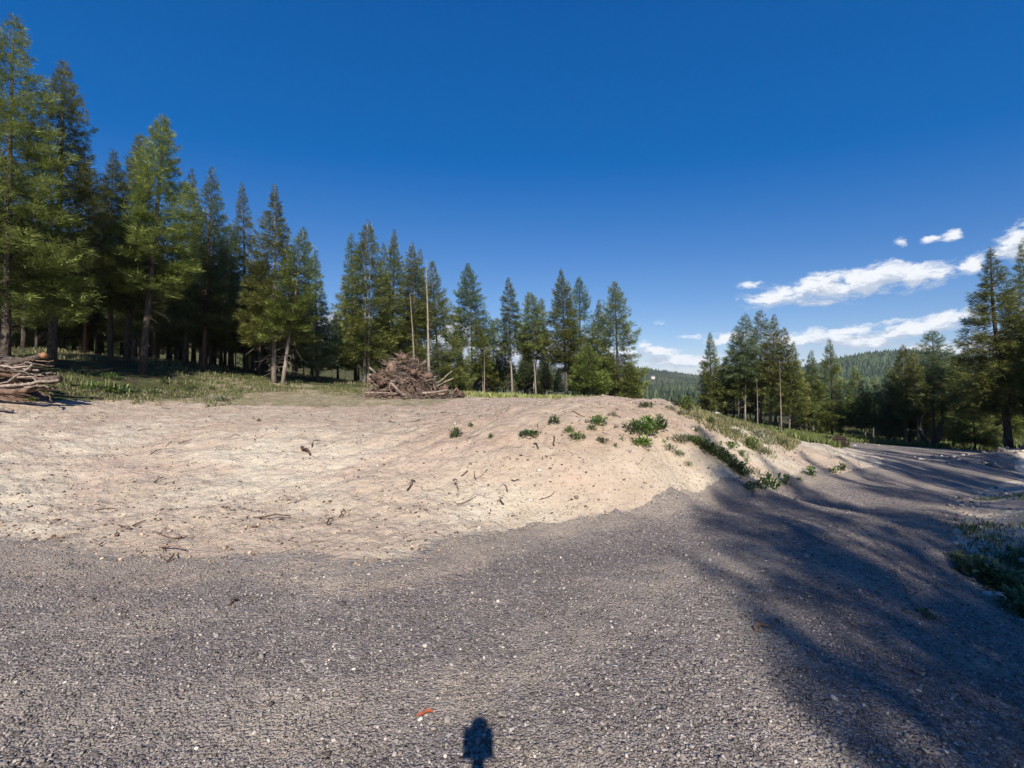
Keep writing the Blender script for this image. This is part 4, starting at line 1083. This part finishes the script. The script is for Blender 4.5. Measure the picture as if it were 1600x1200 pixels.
s_ = road_sd(xx, yy); ok = s_ > -.15 + rg.normal(0, .15, n) + (yy > 0) * 0
xx, yy = xx[ok], yy[ok]
rr = rg.lognormal(math.log(.0038), .42, len(xx)) * (1 + .06 * yy)
scatter_stones('gravel_stones', xx, yy, np.clip(rr, .003, .026), 'gravel_stone', 'loose grey gravel stones covering the road in the foreground', 5, 'gravel')
n = 900
yy = 1.6 * (12 / 1.6) ** rg.uniform(0, 1, n); xx = rg.uniform(-1.2, 1.1, n) * yy
ok = road_sd(xx, yy) > 0; xx, yy = xx[ok], yy[ok]
scatter_stones('gravel_stones', xx, yy, rg.uniform(.006, .012, len(xx)), 'gravel_stone', 'scattered larger pale stones in the road gravel', 6, 'gravel', tonep=lambda r, n: r.uniform(.55, 1, n))
n = 9000
yy = 4 * (20 / 4) ** rg.uniform(0, 1, n); xx = rg.uniform(-1.15, 1.0, n) * yy
s_ = road_sd(xx, yy); ok = (s_ < .1) & (vnoise(xx * .9, yy * .9, 3) + rg.uniform(-.4, .4, n) > .45); xx, yy = xx[ok], yy[ok]
scatter_stones('dirt_clods', xx, yy, np.clip(rg.lognormal(math.log(.0085), .5, len(xx)), .003, .022), 'clod', 'small clods and pebbles scattered over the tan dirt bank', 7, 'clods')
n = 9000
yy = 4 * (22 / 4) ** rg.uniform(0, 1, n); xx = rg.uniform(-1.15, 1.0, n) * yy
s_ = road_sd(xx, yy); ok = (s_ < -.1) & (vnoise(xx * 1.3, yy * 1.3, 23) + rg.uniform(-.4, .4, n) > .5); xx, yy = xx[ok], yy[ok]
scatter_stones('bark_bits', xx, yy, np.clip(rg.lognormal(math.log(.0085), .5, len(xx)), .003, .02), 'soil', 'tiny dark bark bits and crumbs strewn over the tan dirt', 17, 'debris')
n = 5000
yy = 1.8 * (14 / 1.8) ** rg.uniform(0, 1, n); xx = rg.uniform(.7, 1.6, n) * yy
s_ = road_sd(xx, yy); ok = (s_ < .1) & (s_ > -3); xx, yy = xx[ok], yy[ok]
scatter_stones('verge_stones', xx, yy, np.clip(rg.lognormal(math.log(.013), .6, len(xx)), .005, .06), 'stone', 'stones and clods on the rough shaded bank at the right edge', 18, 'stones')
n = 2600
yy = 5 * (16 / 5) ** rg.uniform(0, 1, n); xx = rg.uniform(-.3, .75, n) * yy
s_ = road_sd(xx, yy); ok = (s_ < -.1) & (vnoise(xx * .7, yy * .7, 13) + rg.uniform(-.3, .3, n) > .5); xx, yy = xx[ok], yy[ok]
scatter_stones('bank_stones', xx, yy, np.clip(rg.lognormal(math.log(.013), .5, len(xx)), .006, .05), 'stone', 'grey and pale stones scattered down the bank', 8, 'stones')
n = 220
xx = rg.normal(20, 2.6, n); yy = rg.normal(16.6, 1.0, n)
scatter_stones('heap_stones', xx, yy, np.clip(rg.lognormal(math.log(.05), .5, n), .02, .15), 'stone', 'stones and clods on the dirt heap by the far bend', 9, 'stones')
# larger single rocks
RK = [(843, 738, 9, 'palest flat rock in the middle of the bank'), (828, 784, 7, 'pale rock low on the bank near the gravel edge'), (748, 605, 5, 'small rock right of the big slash pile'), (953, 632, 3, 'rock on the crest of the mound'),
      (1018, 762, 6, 'rock at the bank\'s foot near the shadow'), (1082, 672, 6, 'pale rock between the weeds on the right of the bank'), (590, 728, 5, 'whitish stone left of centre on the dirt'), (605, 706, 4, 'small whitish stone above the other on the dirt'),
      (1335, 697, 9, 'pale rock beside the crate'), (1352, 694, 8, 'grey rock in the row beyond the far road'), (1372, 697, 10, 'brown rock mound in the row beyond the far road'), (1392, 699, 7, 'rightmost rock in the row beyond the far road'), (1120, 644, 9, 'pale boulder under the trees at the mound\'s far edge'),
      (1004, 762, 5, 'dark stone on the lower bank'), (300, 1062, 5, 'white stone in the gravel lower left'), (593, 1112, 6, 'white stone in the gravel at the bottom centre'), (785, 1053, 6, 'pale stone in the gravel below centre'), (1350, 1058, 6, 'pale stone in the gravel lower right'), (210, 1096, 8, 'largest pale stone in the lower left gravel')]
for i, (px, py, wpx, lb) in enumerate(RK):
    rg2 = np.random.default_rng(i + 300)
    x, y, z = hit(px, py)
    if 1110 < px < 1125: x, y = (px - 800) / F * 40, 40.0; z = gh(x, y); z = max(z, CAMZ - 44 / F * 40 - .2)
    r = wpx / 2 / F * y * (.55 if 1330 < px < 1400 else 1)
    # subdivided icosphere
    V, T = IV.copy(), IT
    Vl = list(map(tuple, V)); cache = {}; nt = []
    def midp(a, b_):
        k = (min(a, b_), max(a, b_))
        if k not in cache:
            v = (np.array(Vl[a]) + np.array(Vl[b_])) / 2; Vl.append(tuple(v / np.linalg.norm(v))); cache[k] = len(Vl) - 1
        return cache[k]
    for a, b_, c_ in T:
        ab, bc, ca_ = midp(a, b_), midp(b_, c_), midp(c_, a)
        nt += [(a, ab, ca_), (b_, bc, ab), (c_, ca_, bc), (ab, bc, ca_)]
    V = np.array(Vl) * rg2.uniform(.82, 1.12, (len(Vl), 1)) * [r * 1.2, r, r * .7]
    o = link('rock', mk_mesh('rock', V, np.array(nt), M['stone'], {'tone': np.full(len(V), .95 if ('pale' in lb or 'whit' in lb) else .4)}), loc=(x, y, z + r * .25))
    tag(o, lb, 'rock', 'single rocks')
# sticks
SK = [(636, 770, 648, 755, 'pair-like splintered stick standing out on the mid bank'), (648, 757, 640, 762, 'short splinter beside the mid-bank stick'), (472, 702, 485, 714, 'thick reddish piece of root on the left slope'), (486, 700, 498, 692, 'thin twig beyond the reddish root piece'),
      (510, 822, 520, 815, 'short twig low on the slope above the gravel'), (532, 812, 537, 803, 'curved twig low on the slope, upright'), (400, 815, 455, 812, 'long thin root lying above the gravel edge'), (711, 758, 716, 770, 'thin dark twig right of centre on the bank'),
      (790, 792, 775, 790, 'flat sliver of wood at the foot of the bank'), (235, 712, 250, 706, 'dark stick on the left dirt'), (280, 696, 300, 690, 'dark root piece up the left dirt'), (148, 802, 180, 800, 'thin straight stick at the left near the gravel'), (240, 757, 258, 749, 'bent twig in the left dirt'),
      (262, 884, 272, 873, 'small dark stick at the gravel edge lower left'), (250, 860, 285, 868, 'pale curved root at the gravel edge lower left'), (362, 953, 366, 947, 'dark splinter in the gravel'), (835, 698, 843, 708, 'twig on the upper right bank'), (865, 700, 868, 690, 'upright twig on the upper bank'), (1180, 995, 1198, 990, 'pale thin stick in the gravel at the right')]
for i, (x1, y1, x2, y2, lb) in enumerate(SK):
    a = np.array(hit(x1, y1)); b_ = np.array(hit(x2, y2))
    if abs(a[1] - b_[1]) > .8: b_ = a + (b_ - a) * .8 / abs(a[1] - b_[1])
    rg2 = np.random.default_rng(i)
    pts = np.array([a + (b_ - a) * t + rg2.normal(0, .012, 3) for t in np.linspace(0, 1, 5)])
    pts[:, 2] = ground_h(pts[:, 0], pts[:, 1]) + .03 + np.array([0, .01, .03, .02, .01])
    r0 = .030 if 'thick' in lb else .009
    log_obj(pts, r0 * np.linspace(1.1, .6, 5), 'root_wood', 'stick', lb, 'stick', 'sticks lying on the dirt', 6, tone=.15 if 'pale' not in lb else .9)
mb = MB()
for i in range(330):
    y = 4.3 * (22 / 4.3) ** rng.uniform(); x = rng.uniform(-1.15, .6) * y
    if road_sd(np.array([x]), np.array([y]))[0] > -.1: continue
    if vnoise(np.array([x * .6]), np.array([y * .6]), 5)[0] < .42: continue
    an = rng.uniform(0, 6.28); L = rng.uniform(.13, .45) ** 2 * (1 + y * .06)
    t = np.linspace(-.5, .5, 4)
    xx_ = x + math.cos(an) * L * t + rng.normal(0, .01, 4); yy_ = y + math.sin(an) * L * t + rng.normal(0, .01, 4)
    mb.tube(np.stack([xx_, yy_, ground_h(xx_, yy_) + .012 + rng.uniform(0, .02, 4)], 1), np.linspace(.007, .003, 4) * rng.uniform(.6, 1.7), 4, False, a=rng.uniform(0, .5))
tag(mb.build('twig_litter', M['root_wood']), 'small dark twigs and root bits strewn over the bare dirt', 'twigs', kind='stuff')
# rust-coloured dry leaf scrap on the gravel
x, y, z = hit(662, 1128)
mb = MB()
gx, gy = np.meshgrid(np.linspace(-1, 1, 9), np.linspace(-1, 1, 5), indexing='ij')
w = np.sqrt(np.clip(1 - gx ** 2, 0, 1)) * (.8 + .2 * np.sin(gx * 9))
vv = np.stack([gx * .038 + gy * .006, gy * w * .018, .035 + .006 * np.sin(gx * 3) + .008 * np.abs(gy)], -1).reshape(-1, 3)
qq = [[i * 5 + j, (i + 1) * 5 + j, (i + 1) * 5 + j + 1, i * 5 + j + 1] for i in range(8) for j in range(4)]
mb.add(vv, qq); o = mb.build('dry_leaf', M['red_leaf'], None, (x, y, z)); o.rotation_euler = (0, 0, .25)
tag(o, 'rust-red scrap of dry bark or leaf on the gravel at the bottom', 'leaf')

# ---------------------------------------------------------------- grass and weeds
def in_poly(px, py, poly):
    ins = np.zeros(px.shape, bool)
    for i in range(len(poly)):
        ax, ay = poly[i]; bx, by = poly[(i + 1) % len(poly)]
        c = (ay > py) != (by > py)
        ins ^= c & (px < (bx - ax) * (py - ay) / (by - ay + 1e-12) + ax)
    return ins
def grass(name, n, xr, yr, poly, h, mat, label, seed, thr=.45, ns=.8, blades=5, wd=.012):
    rg = np.random.default_rng(seed)
    x = rg.uniform(*xr, n); y = rg.uniform(*yr, n)
    sdv = road_sd(x, y)
    z = ground_h(x, y, sdv)
    ok = (vnoise(x * ns, y * ns, seed) * .7 + vnoise(x * ns * 4, y * ns * 4, seed + 3) * .3 + rg.normal(0, .05, n) > thr) & (sdv < -.05)
    if poly is not None:
        px = 800 + x / y * F; py = 600 - (z - CAMZ) / y * F
        ok &= in_poly(px, py, poly)
    x, y, z = x[ok], y[ok], z[ok]
    x = np.repeat(x, blades); y = np.repeat(y, blades); z = np.repeat(z, blades); n = len(x)
    if n == 0: print('EMPTY', name, label); return
    x = x + rg.normal(0, .05, n); y = y + rg.normal(0, .05, n)
    hh = rg.uniform(.4, 1.1, n) * h
    a = rg.uniform(0, 6.28, n); ln = rg.uniform(.1, .6, n) * hh
    w = wd * rg.uniform(.6, 1.4, n)
    dx, dy = np.cos(a), np.sin(a)
    V = np.stack([np.stack([x - dy * w, y + dx * w, z - .02], -1), np.stack([x + dy * w, y - dx * w, z - .02], -1),
                  np.stack([x + dy * w * .6 + dx * ln * .35, y - dx * w * .6 + dy * ln * .35, z + hh * .6], -1), np.stack([x + dx * ln, y + dy * ln, z + hh], -1)], 1).reshape(-1, 3)
    o = link(name, mk_mesh(name, V, np.arange(len(V)).reshape(-1, 4), M[mat], {'tone': np.repeat(rg.uniform(0, 1, n), 4)}))
    tag(o, label, 'grass', kind='stuff')
grass('grass', 16000, (-24, -4), (13, 28), [(60, 632), (85, 590), (400, 588), (560, 600), (570, 619), (400, 613), (340, 642), (240, 634), (120, 626)], .11, 'grass_mix', 'patchy green grass on the left between dirt and forest', 21, .54, wd=.014)
grass('grass', 9000, (-24, -4), (13, 30), [(60, 622), (85, 580), (400, 584), (560, 596), (570, 616), (400, 610), (340, 632), (240, 628), (120, 622)], .15, 'grass_green', 'taller greenish grass mixed in on the left clearing', 22, .56, wd=.012)
grass('grass', 12000, (2.5, 9), (8, 17), [(1060, 633), (1090, 630), (1190, 660), (1260, 684), (1240, 700), (1200, 718), (1170, 700), (1100, 668), (1060, 646)], .10, 'grass_mix', 'dry and green grass along the far crest of the bank', 23, .40, wd=.007)
grass('grass', 9000, (1.5, 7), (6.5, 12), [(1000, 640), (1060, 650), (1110, 690), (1190, 745), (1150, 748), (1080, 710), (1010, 690)], .12, 'grass_mix', 'thin grass down the weedy hollow of the bank', 24, .46, wd=.005)
grass('grass', 15000, (12, 36), (17, 36), [(1230, 676), (1330, 680), (1480, 690), (1480, 702), (1380, 698), (1300, 700), (1230, 694)], .34, 'grass_green', 'tall bright green grass beyond the far road', 25, .28, wd=.016)
grass('grass', 12000, (-6, 14), (26, 50), [(690, 600), (1010, 600), (1010, 640), (690, 640)], .38, 'grass_yellow', 'tall yellow-green grass under the centre row of pines', 26, .38, wd=.02)
grass('grass', 9000, (2.8, 9), (1.6, 8.0), None, .07, 'weed_dark', 'dark shaded grass in the ditch at the lower right', 27, .55, wd=.004, blades=6)
grass('undergrowth', 12000, (-45, -4), (22, 55), None, .22, 'grass_mix', 'patchy green undergrowth on the left forest floor', 28, .52, wd=.018, ns=.35)
grass('undergrowth', 9000, (4, 50), (26, 60), None, .36, 'grass_green', 'green undergrowth under the right-hand trees', 29, .50, wd=.03, ns=.35)

NW = [0]
def leaf_clump(x, y, z, wr, ht, mat, name, label, group, nl=60, broad=.3, up=.5, cat='plant'):
    NW[0] += 1
    rg = np.random.default_rng(NW[0] + 4000)
    n = nl
    rad = wr * rg.uniform(0, 1, n) ** .7 * .75; a = rg.uniform(0, 6.28, n)
    base = np.stack([rad * np.cos(a), rad * np.sin(a), rg.uniform(0, .75, n) * ht * (1 - (rad / wr) ** 2 * .6)], 1)
    da = a + rg.normal(0, .7, n)
    L = rg.uniform(.25, .5, n) * max(wr, ht * .8)
    el = rg.uniform(.0, 1.2, n) * up + .1
    d = np.stack([np.cos(da) * np.cos(el), np.sin(da) * np.cos(el), np.sin(el)], 1)
    s = np.cross(d, np.array([0, 0, 1.])); s /= np.linalg.norm(s, axis=1)[:, None] + 1e-9
    w = L * broad * .5
    mid = base + d * (L * .5)[:, None] + np.array([0, 0, 1.]) * (L * .08)[:, None]
    tip = base + d * L[:, None] - np.array([0, 0, 1.]) * (L * .14)[:, None]
    V = np.stack([base - s * (w * .25)[:, None], base + s * (w * .25)[:, None], mid + s * w[:, None], tip, mid - s * w[:, None]], 1).reshape(-1, 3)
    k = np.arange(n)[:, None] * 5
    o = link(name, None, loc=(x, y, z)); tag(o, label, cat, group)
    link('leaves', mk_mesh('leaves', V, [k + np.array([0, 1, 2, 4])], M[mat], {'tone': np.repeat(rg.uniform(0, 1, n), 5)}), o).data
    me2 = mk_mesh('leaf_tips', V.reshape(n, 5, 3)[:, 2:].reshape(-1, 3), np.arange(3 * n).reshape(-1, 3), M[mat], {'tone': np.repeat(rg.uniform(0, 1, n), 3)})
    # merge tips into the leaves mesh
    lo = o.children[0]
    allV = V
    lo.data = mk_mesh('leaves', allV, [k + np.array([0, 1, 2, 4]), k + np.array([2, 3, 4])], M[mat], {'tone': np.repeat(rg.uniform(0, 1, n), 5)})
    bpy.data.meshes.remove(me2)
    mb = MB()
    for j in range(5):
        an = rg.uniform(0, 6.28); rr_ = wr * rg.uniform(0, .35)
        p = np.array([math.cos(an), math.sin(an), 0]) * rr_
        mb.tube([p * .2 - [0, 0, .03], p + [0, 0, ht * .45], p * 1.4 + [0, 0, ht * rg.uniform(.7, .95)]], [.006, .005, .002], 4, False)
    mb.build('stem', M[mat], o)
    return o
GW = 'weeds growing on the bank'
WD = [(866, 663, 20, 16, 'weed_dark', 'round dark green weed near the crest of the bank'), (828, 682, 34, 9, 'weed_dark', 'low spreading weed left of the bright green one'), (889, 676, 18, 12, 'weed_green', 'upper part of the brightest green weed patch on the bank'), (902, 687, 26, 14, 'weed_green', 'brightest green weed in the middle of the upper bank'),
      (936, 664, 30, 18, 'weed_green', 'leafy weed to the right above the brightest one'), (925, 672, 16, 10, 'weed_dark', 'small weed at the foot of the leafy one'), (941, 692, 20, 10, 'weed_dark', 'low weed below the leafy one'),
      (990, 676, 34, 22, 'weed_dark', 'left half of the largest weed thicket on the bank'), (1012, 680, 40, 30, 'weed_green', 'tallest weed in the largest thicket'), (1032, 672, 26, 24, 'weed_dark', 'grey-green right end of the largest thicket'), (1003, 696, 34, 14, 'weed_green', 'light green weeds spilling below the largest thicket'),
      (1010, 636, 24, 8, 'weed_dark', 'flat dark weed on the mound crest'), (1048, 640, 22, 8, 'sage', 'pale sage tuft on the right of the crest'), (1062, 648, 20, 7, 'sage', 'second pale sage tuft behind the crest weeds'), (1030, 652, 18, 7, 'sage', 'pale sage tuft above the largest thicket'), (1073, 642, 20, 26, 'weed_green', 'upright green bush on the skyline right of the mound'), (1058, 634, 14, 12, 'weed_dark', 'small dark bush on the skyline'),
      (713, 683, 20, 18, 'weed_dark', 'spiky dark seedling alone left of centre on the bank'), (735, 667, 9, 8, 'weed_dark', 'tiny dark seedling above the spiky one'), (767, 686, 10, 9, 'weed_dark', 'tiny dark seedling right of the spiky one'), (405, 659, 8, 6, 'weed_dark', 'tiny tuft on the flat dirt left of centre'),
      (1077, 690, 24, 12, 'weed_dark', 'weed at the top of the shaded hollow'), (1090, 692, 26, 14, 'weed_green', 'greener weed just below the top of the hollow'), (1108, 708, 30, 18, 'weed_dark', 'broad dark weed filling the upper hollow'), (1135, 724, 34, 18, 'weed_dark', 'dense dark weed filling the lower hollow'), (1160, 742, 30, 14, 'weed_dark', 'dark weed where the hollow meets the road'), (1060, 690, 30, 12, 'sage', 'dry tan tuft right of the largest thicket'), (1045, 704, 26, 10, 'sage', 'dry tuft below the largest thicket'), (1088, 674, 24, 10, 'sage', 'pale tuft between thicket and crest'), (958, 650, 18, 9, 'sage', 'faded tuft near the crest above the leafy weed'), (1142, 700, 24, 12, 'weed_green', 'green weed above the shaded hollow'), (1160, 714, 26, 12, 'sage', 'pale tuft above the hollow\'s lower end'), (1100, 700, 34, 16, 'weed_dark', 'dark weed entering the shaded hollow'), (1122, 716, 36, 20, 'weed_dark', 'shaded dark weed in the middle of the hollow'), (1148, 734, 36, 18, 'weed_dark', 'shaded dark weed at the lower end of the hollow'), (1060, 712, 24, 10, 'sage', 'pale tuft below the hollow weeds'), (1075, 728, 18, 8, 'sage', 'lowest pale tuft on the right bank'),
      (1110, 662, 20, 12, 'weed_dark', 'dark bush along the crest grass'), (1130, 672, 20, 10, 'sage', 'sage tuft along the crest grass'), (1150, 680, 24, 12, 'sage', 'greyish sage tuft midway down the crest grass'), (1186, 684, 30, 14, 'sage', 'broad sage bush before the clump'), (1175, 702, 24, 22, 'weed_green', 'bright green weed low on the crest grass'), (1200, 694, 22, 12, 'sage', 'sage tuft right of the bright green weed'), (1222, 696, 20, 12, 'weed_dark', 'last green weed where the crest grass ends'), (1192, 708, 20, 10, 'sage', 'small tuft right below the bright green weed')]
for px, py, w, h_, mt, lb in WD:
    x, y, z = hit(px, py, 4)
    if y > 22: y = 13.5; x = (px - 800) / F * y; z = gh(x, y)
    leaf_clump(x, y, z - .01, w / 2 / F * y * 1.15, h_ / F * y * 1.1, mt, 'sage_tuft' if mt == 'sage' else 'weed', lb, GW, nl=int(70 + w * 5), broad=.28 if mt != 'sage' else .16, up=.8)
for i in range(22):
    px = rnd.uniform(960, 1260); py = 655 + (px - 960) * .22 + rnd.uniform(0, 45)
    x, y, z = hit(px, py, 4)
    if y > 16 or road_sd(np.array([x]), np.array([y]))[0] > -.3: continue
    leaf_clump(x, y, z - .01, rnd.uniform(.05, .13), rnd.uniform(.05, .12), rnd.choice(['weed_green', 'weed_dark', 'sage', 'sage']), 'weed_sprout', 'small low sprout scattered over the right slope of the bank', 'small sprouts on the right slope', nl=36, broad=rnd.uniform(.16, .34), up=rnd.uniform(.5, 1.1))
GD = 'leafy weeds along the road edge'
for px, py, w, h_, lb in [(1172, 768, 22, 18, 'leafy weed at the left end of the roadside row'), (1188, 766, 26, 20, 'low leafy weed in the roadside row'), (1206, 764, 26, 32, 'tallest pointed weed of the roadside row'), (1228, 758, 18, 18, 'weed right of the tallest roadside one'), (1268, 746, 22, 20, 'cone-shaped leafy weed alone at the road edge'), (1248, 752, 14, 8, 'small weed between the roadside ones'), (1302, 739, 22, 10, 'spreading yellowish weed at the road edge'), (1318, 735, 16, 14, 'last dark leafy weed along the road edge')]:
    x, y, z = hit(px, py, 4)
    leaf_clump(x, y, z - .01, w / 2 / F * y * 1.1, h_ / F * y * 1.1, 'weed_dark' if 'yellow' not in lb else 'weed_green', 'weed', lb, GD, nl=70, broad=.42, up=1.1)
GX = 'shaded plants in the ditch'
for px, py, w, h_, lb in [(1530, 905, 60, 46, 'leafy shrub with sunlit leaves in the ditch at the right edge'), (1572, 925, 60, 46, 'dark leafy shrub at the right edge beside the sunlit one'), (1500, 880, 34, 24, 'small dark plant at the ditch\'s upper end'), (1600, 960, 60, 50, 'dark plant cut by the right edge'), (1440, 965, 40, 14, 'low dark grass tuft at the ditch rim')]:
    x, y, z = hit(px, py, 2)
    leaf_clump(x, y, z - .01, w / 2 / F * y, h_ / F * y, 'weed_dark', 'ditch_plant', lb, GX, nl=150, broad=.45, up=.8)
GU = 'mullein stalks at the edge of the left clearing'
def mullein(px, py, h_, lb, D=18):
    x = (px - 800) / F * D; y = D; z = gh(x, y); H = h_ / F * y
    rg = np.random.default_rng(int(px))
    o = link('mullein', None, loc=(x, y, z)); tag(o, lb, 'plant', GU)
    mb = MB(); mb.tube([(0, 0, -.03), (0.01, 0, H * .5), (.015, 0, H)], [.020, .026, .012], 7, rough=.15, rng=rg, a=.9); mb.build('flower_stalk', M['grass_green'], o)
    n = 26; a = rg.uniform(0, 6.28, n); zb = rg.uniform(0, .45, n) * H; L = (H * .42) * (1 - zb / H); el = rg.uniform(.2, .9, n)
    d = np.stack([np.cos(a) * np.cos(el), np.sin(a) * np.cos(el), np.sin(el)], 1); s = np.stack([-np.sin(a), np.cos(a), 0 * a], 1); w = L * .2
    b0 = np.stack([0 * a, 0 * a, zb], 1)
    V = np.stack([b0, b0 + d * (L * .5)[:, None] + s * w[:, None], b0 + d * L[:, None] - np.array([0, 0, 1]) * (L * .15)[:, None], b0 + d * (L * .5)[:, None] - s * w[:, None]], 1).reshape(-1, 3)
    link('leaves', mk_mesh('leaves', V, np.arange(4 * n).reshape(-1, 4), M['weed_green'], {'tone': np.repeat(rg.uniform(.4, 1, n), 4)}), o)
for px, h_, lb in [(90, 19, 'leftmost mullein stalk, just right of the left-edge pile'), (111, 17, 'second mullein stalk from the left-edge pile'), (127, 13, 'thin mullein stalk right of the second one'), (136, 13, 'mullein stalk left of the closely set pair'), (143, 14, 'mullein stalk between the thin ones and the tall trio'),
                   (165, 20, 'left stalk of the tall mullein trio'), (170, 22, 'tallest stalk in the middle of the mullein trio'), (178, 19, 'right stalk of the tall mullein trio'), (186, 13, 'short mullein right of the trio'), (202, 11, 'low mullein left of the leaning-trunk pine'),
                   (290, 14, 'mullein stalk in front of the shaded trees, left of three'), (303, 14, 'mullein stalk in front of the shaded trees, middle of three'), (329, 16, 'left of the close pair of mulleins by the reddish trunk'), (334, 15, 'right of the close pair of mulleins by the reddish trunk')]:
    mullein(px, 0, h_, lb, 17.5 if px < 250 else 21)
GS = 'weeds in the left clearing'
for px, py, w, h_, mt, lb in [(170, 592, 26, 12, 'weed_green', 'bright leaves at the foot of the mullein trio'), (145, 605, 30, 8, 'weed_green', 'green weed patch below the mulleins'), (185, 612, 50, 8, 'weed_dark', 'wide low dark weed in the left clearing'), (60, 612, 40, 14, 'weed_green', 'weeds growing against the left-edge pile'), (50, 628, 24, 8, 'weed_green', 'bright weed on the dirt below the left-edge pile'),
                              (347, 627, 26, 8, 'sage', 'yellowish tuft on the dirt left of centre'), (256, 600, 10, 14, 'weed_dark', 'small upright weed in the middle of the left clearing'), (295, 612, 18, 10, 'weed_dark', 'dark weed near the dirt edge of the left clearing'), (240, 616, 20, 8, 'weed_dark', 'low weed on the clearing\'s front slope')]:
    x, y, z = hit(px, py, 5)
    leaf_clump(x, y, z - .01, w / 2 / F * y * 1.1, h_ / F * y * 1.1, mt, 'weed', lb, GS, nl=110, broad=.25, up=.8)
# ---------------------------------------------------------------- thin air between the viewpoint and the hills
m = bpy.data.materials.new('haze_air'); m.use_nodes = True; m.node_tree.nodes.clear()
g = G(m.node_tree)
pv = g.n('ShaderNodeVolumePrincipled'); pv.inputs['Color'].default_value = (.80, .88, 1.0, 1); pv.inputs['Density'].default_value = .00010
oo = g.n('ShaderNodeOutputMaterial'); g.l(pv.outputs[0], oo.inputs['Volume'])
zmin = float(Zg.min()) - 1.0
zmax = 110.0
mb = MB(); ext = 2 * float(np.abs(X).max()) + 40
mb.box((0, 0, (zmin + zmax) / 2), (ext, ext, zmax - zmin))
tag(mb.build('haze', m), 'thin bluish air in front of the far hills', 'haze', kind='stuff')
print('objects', len(bpy.data.objects), 'zmin', zmin)
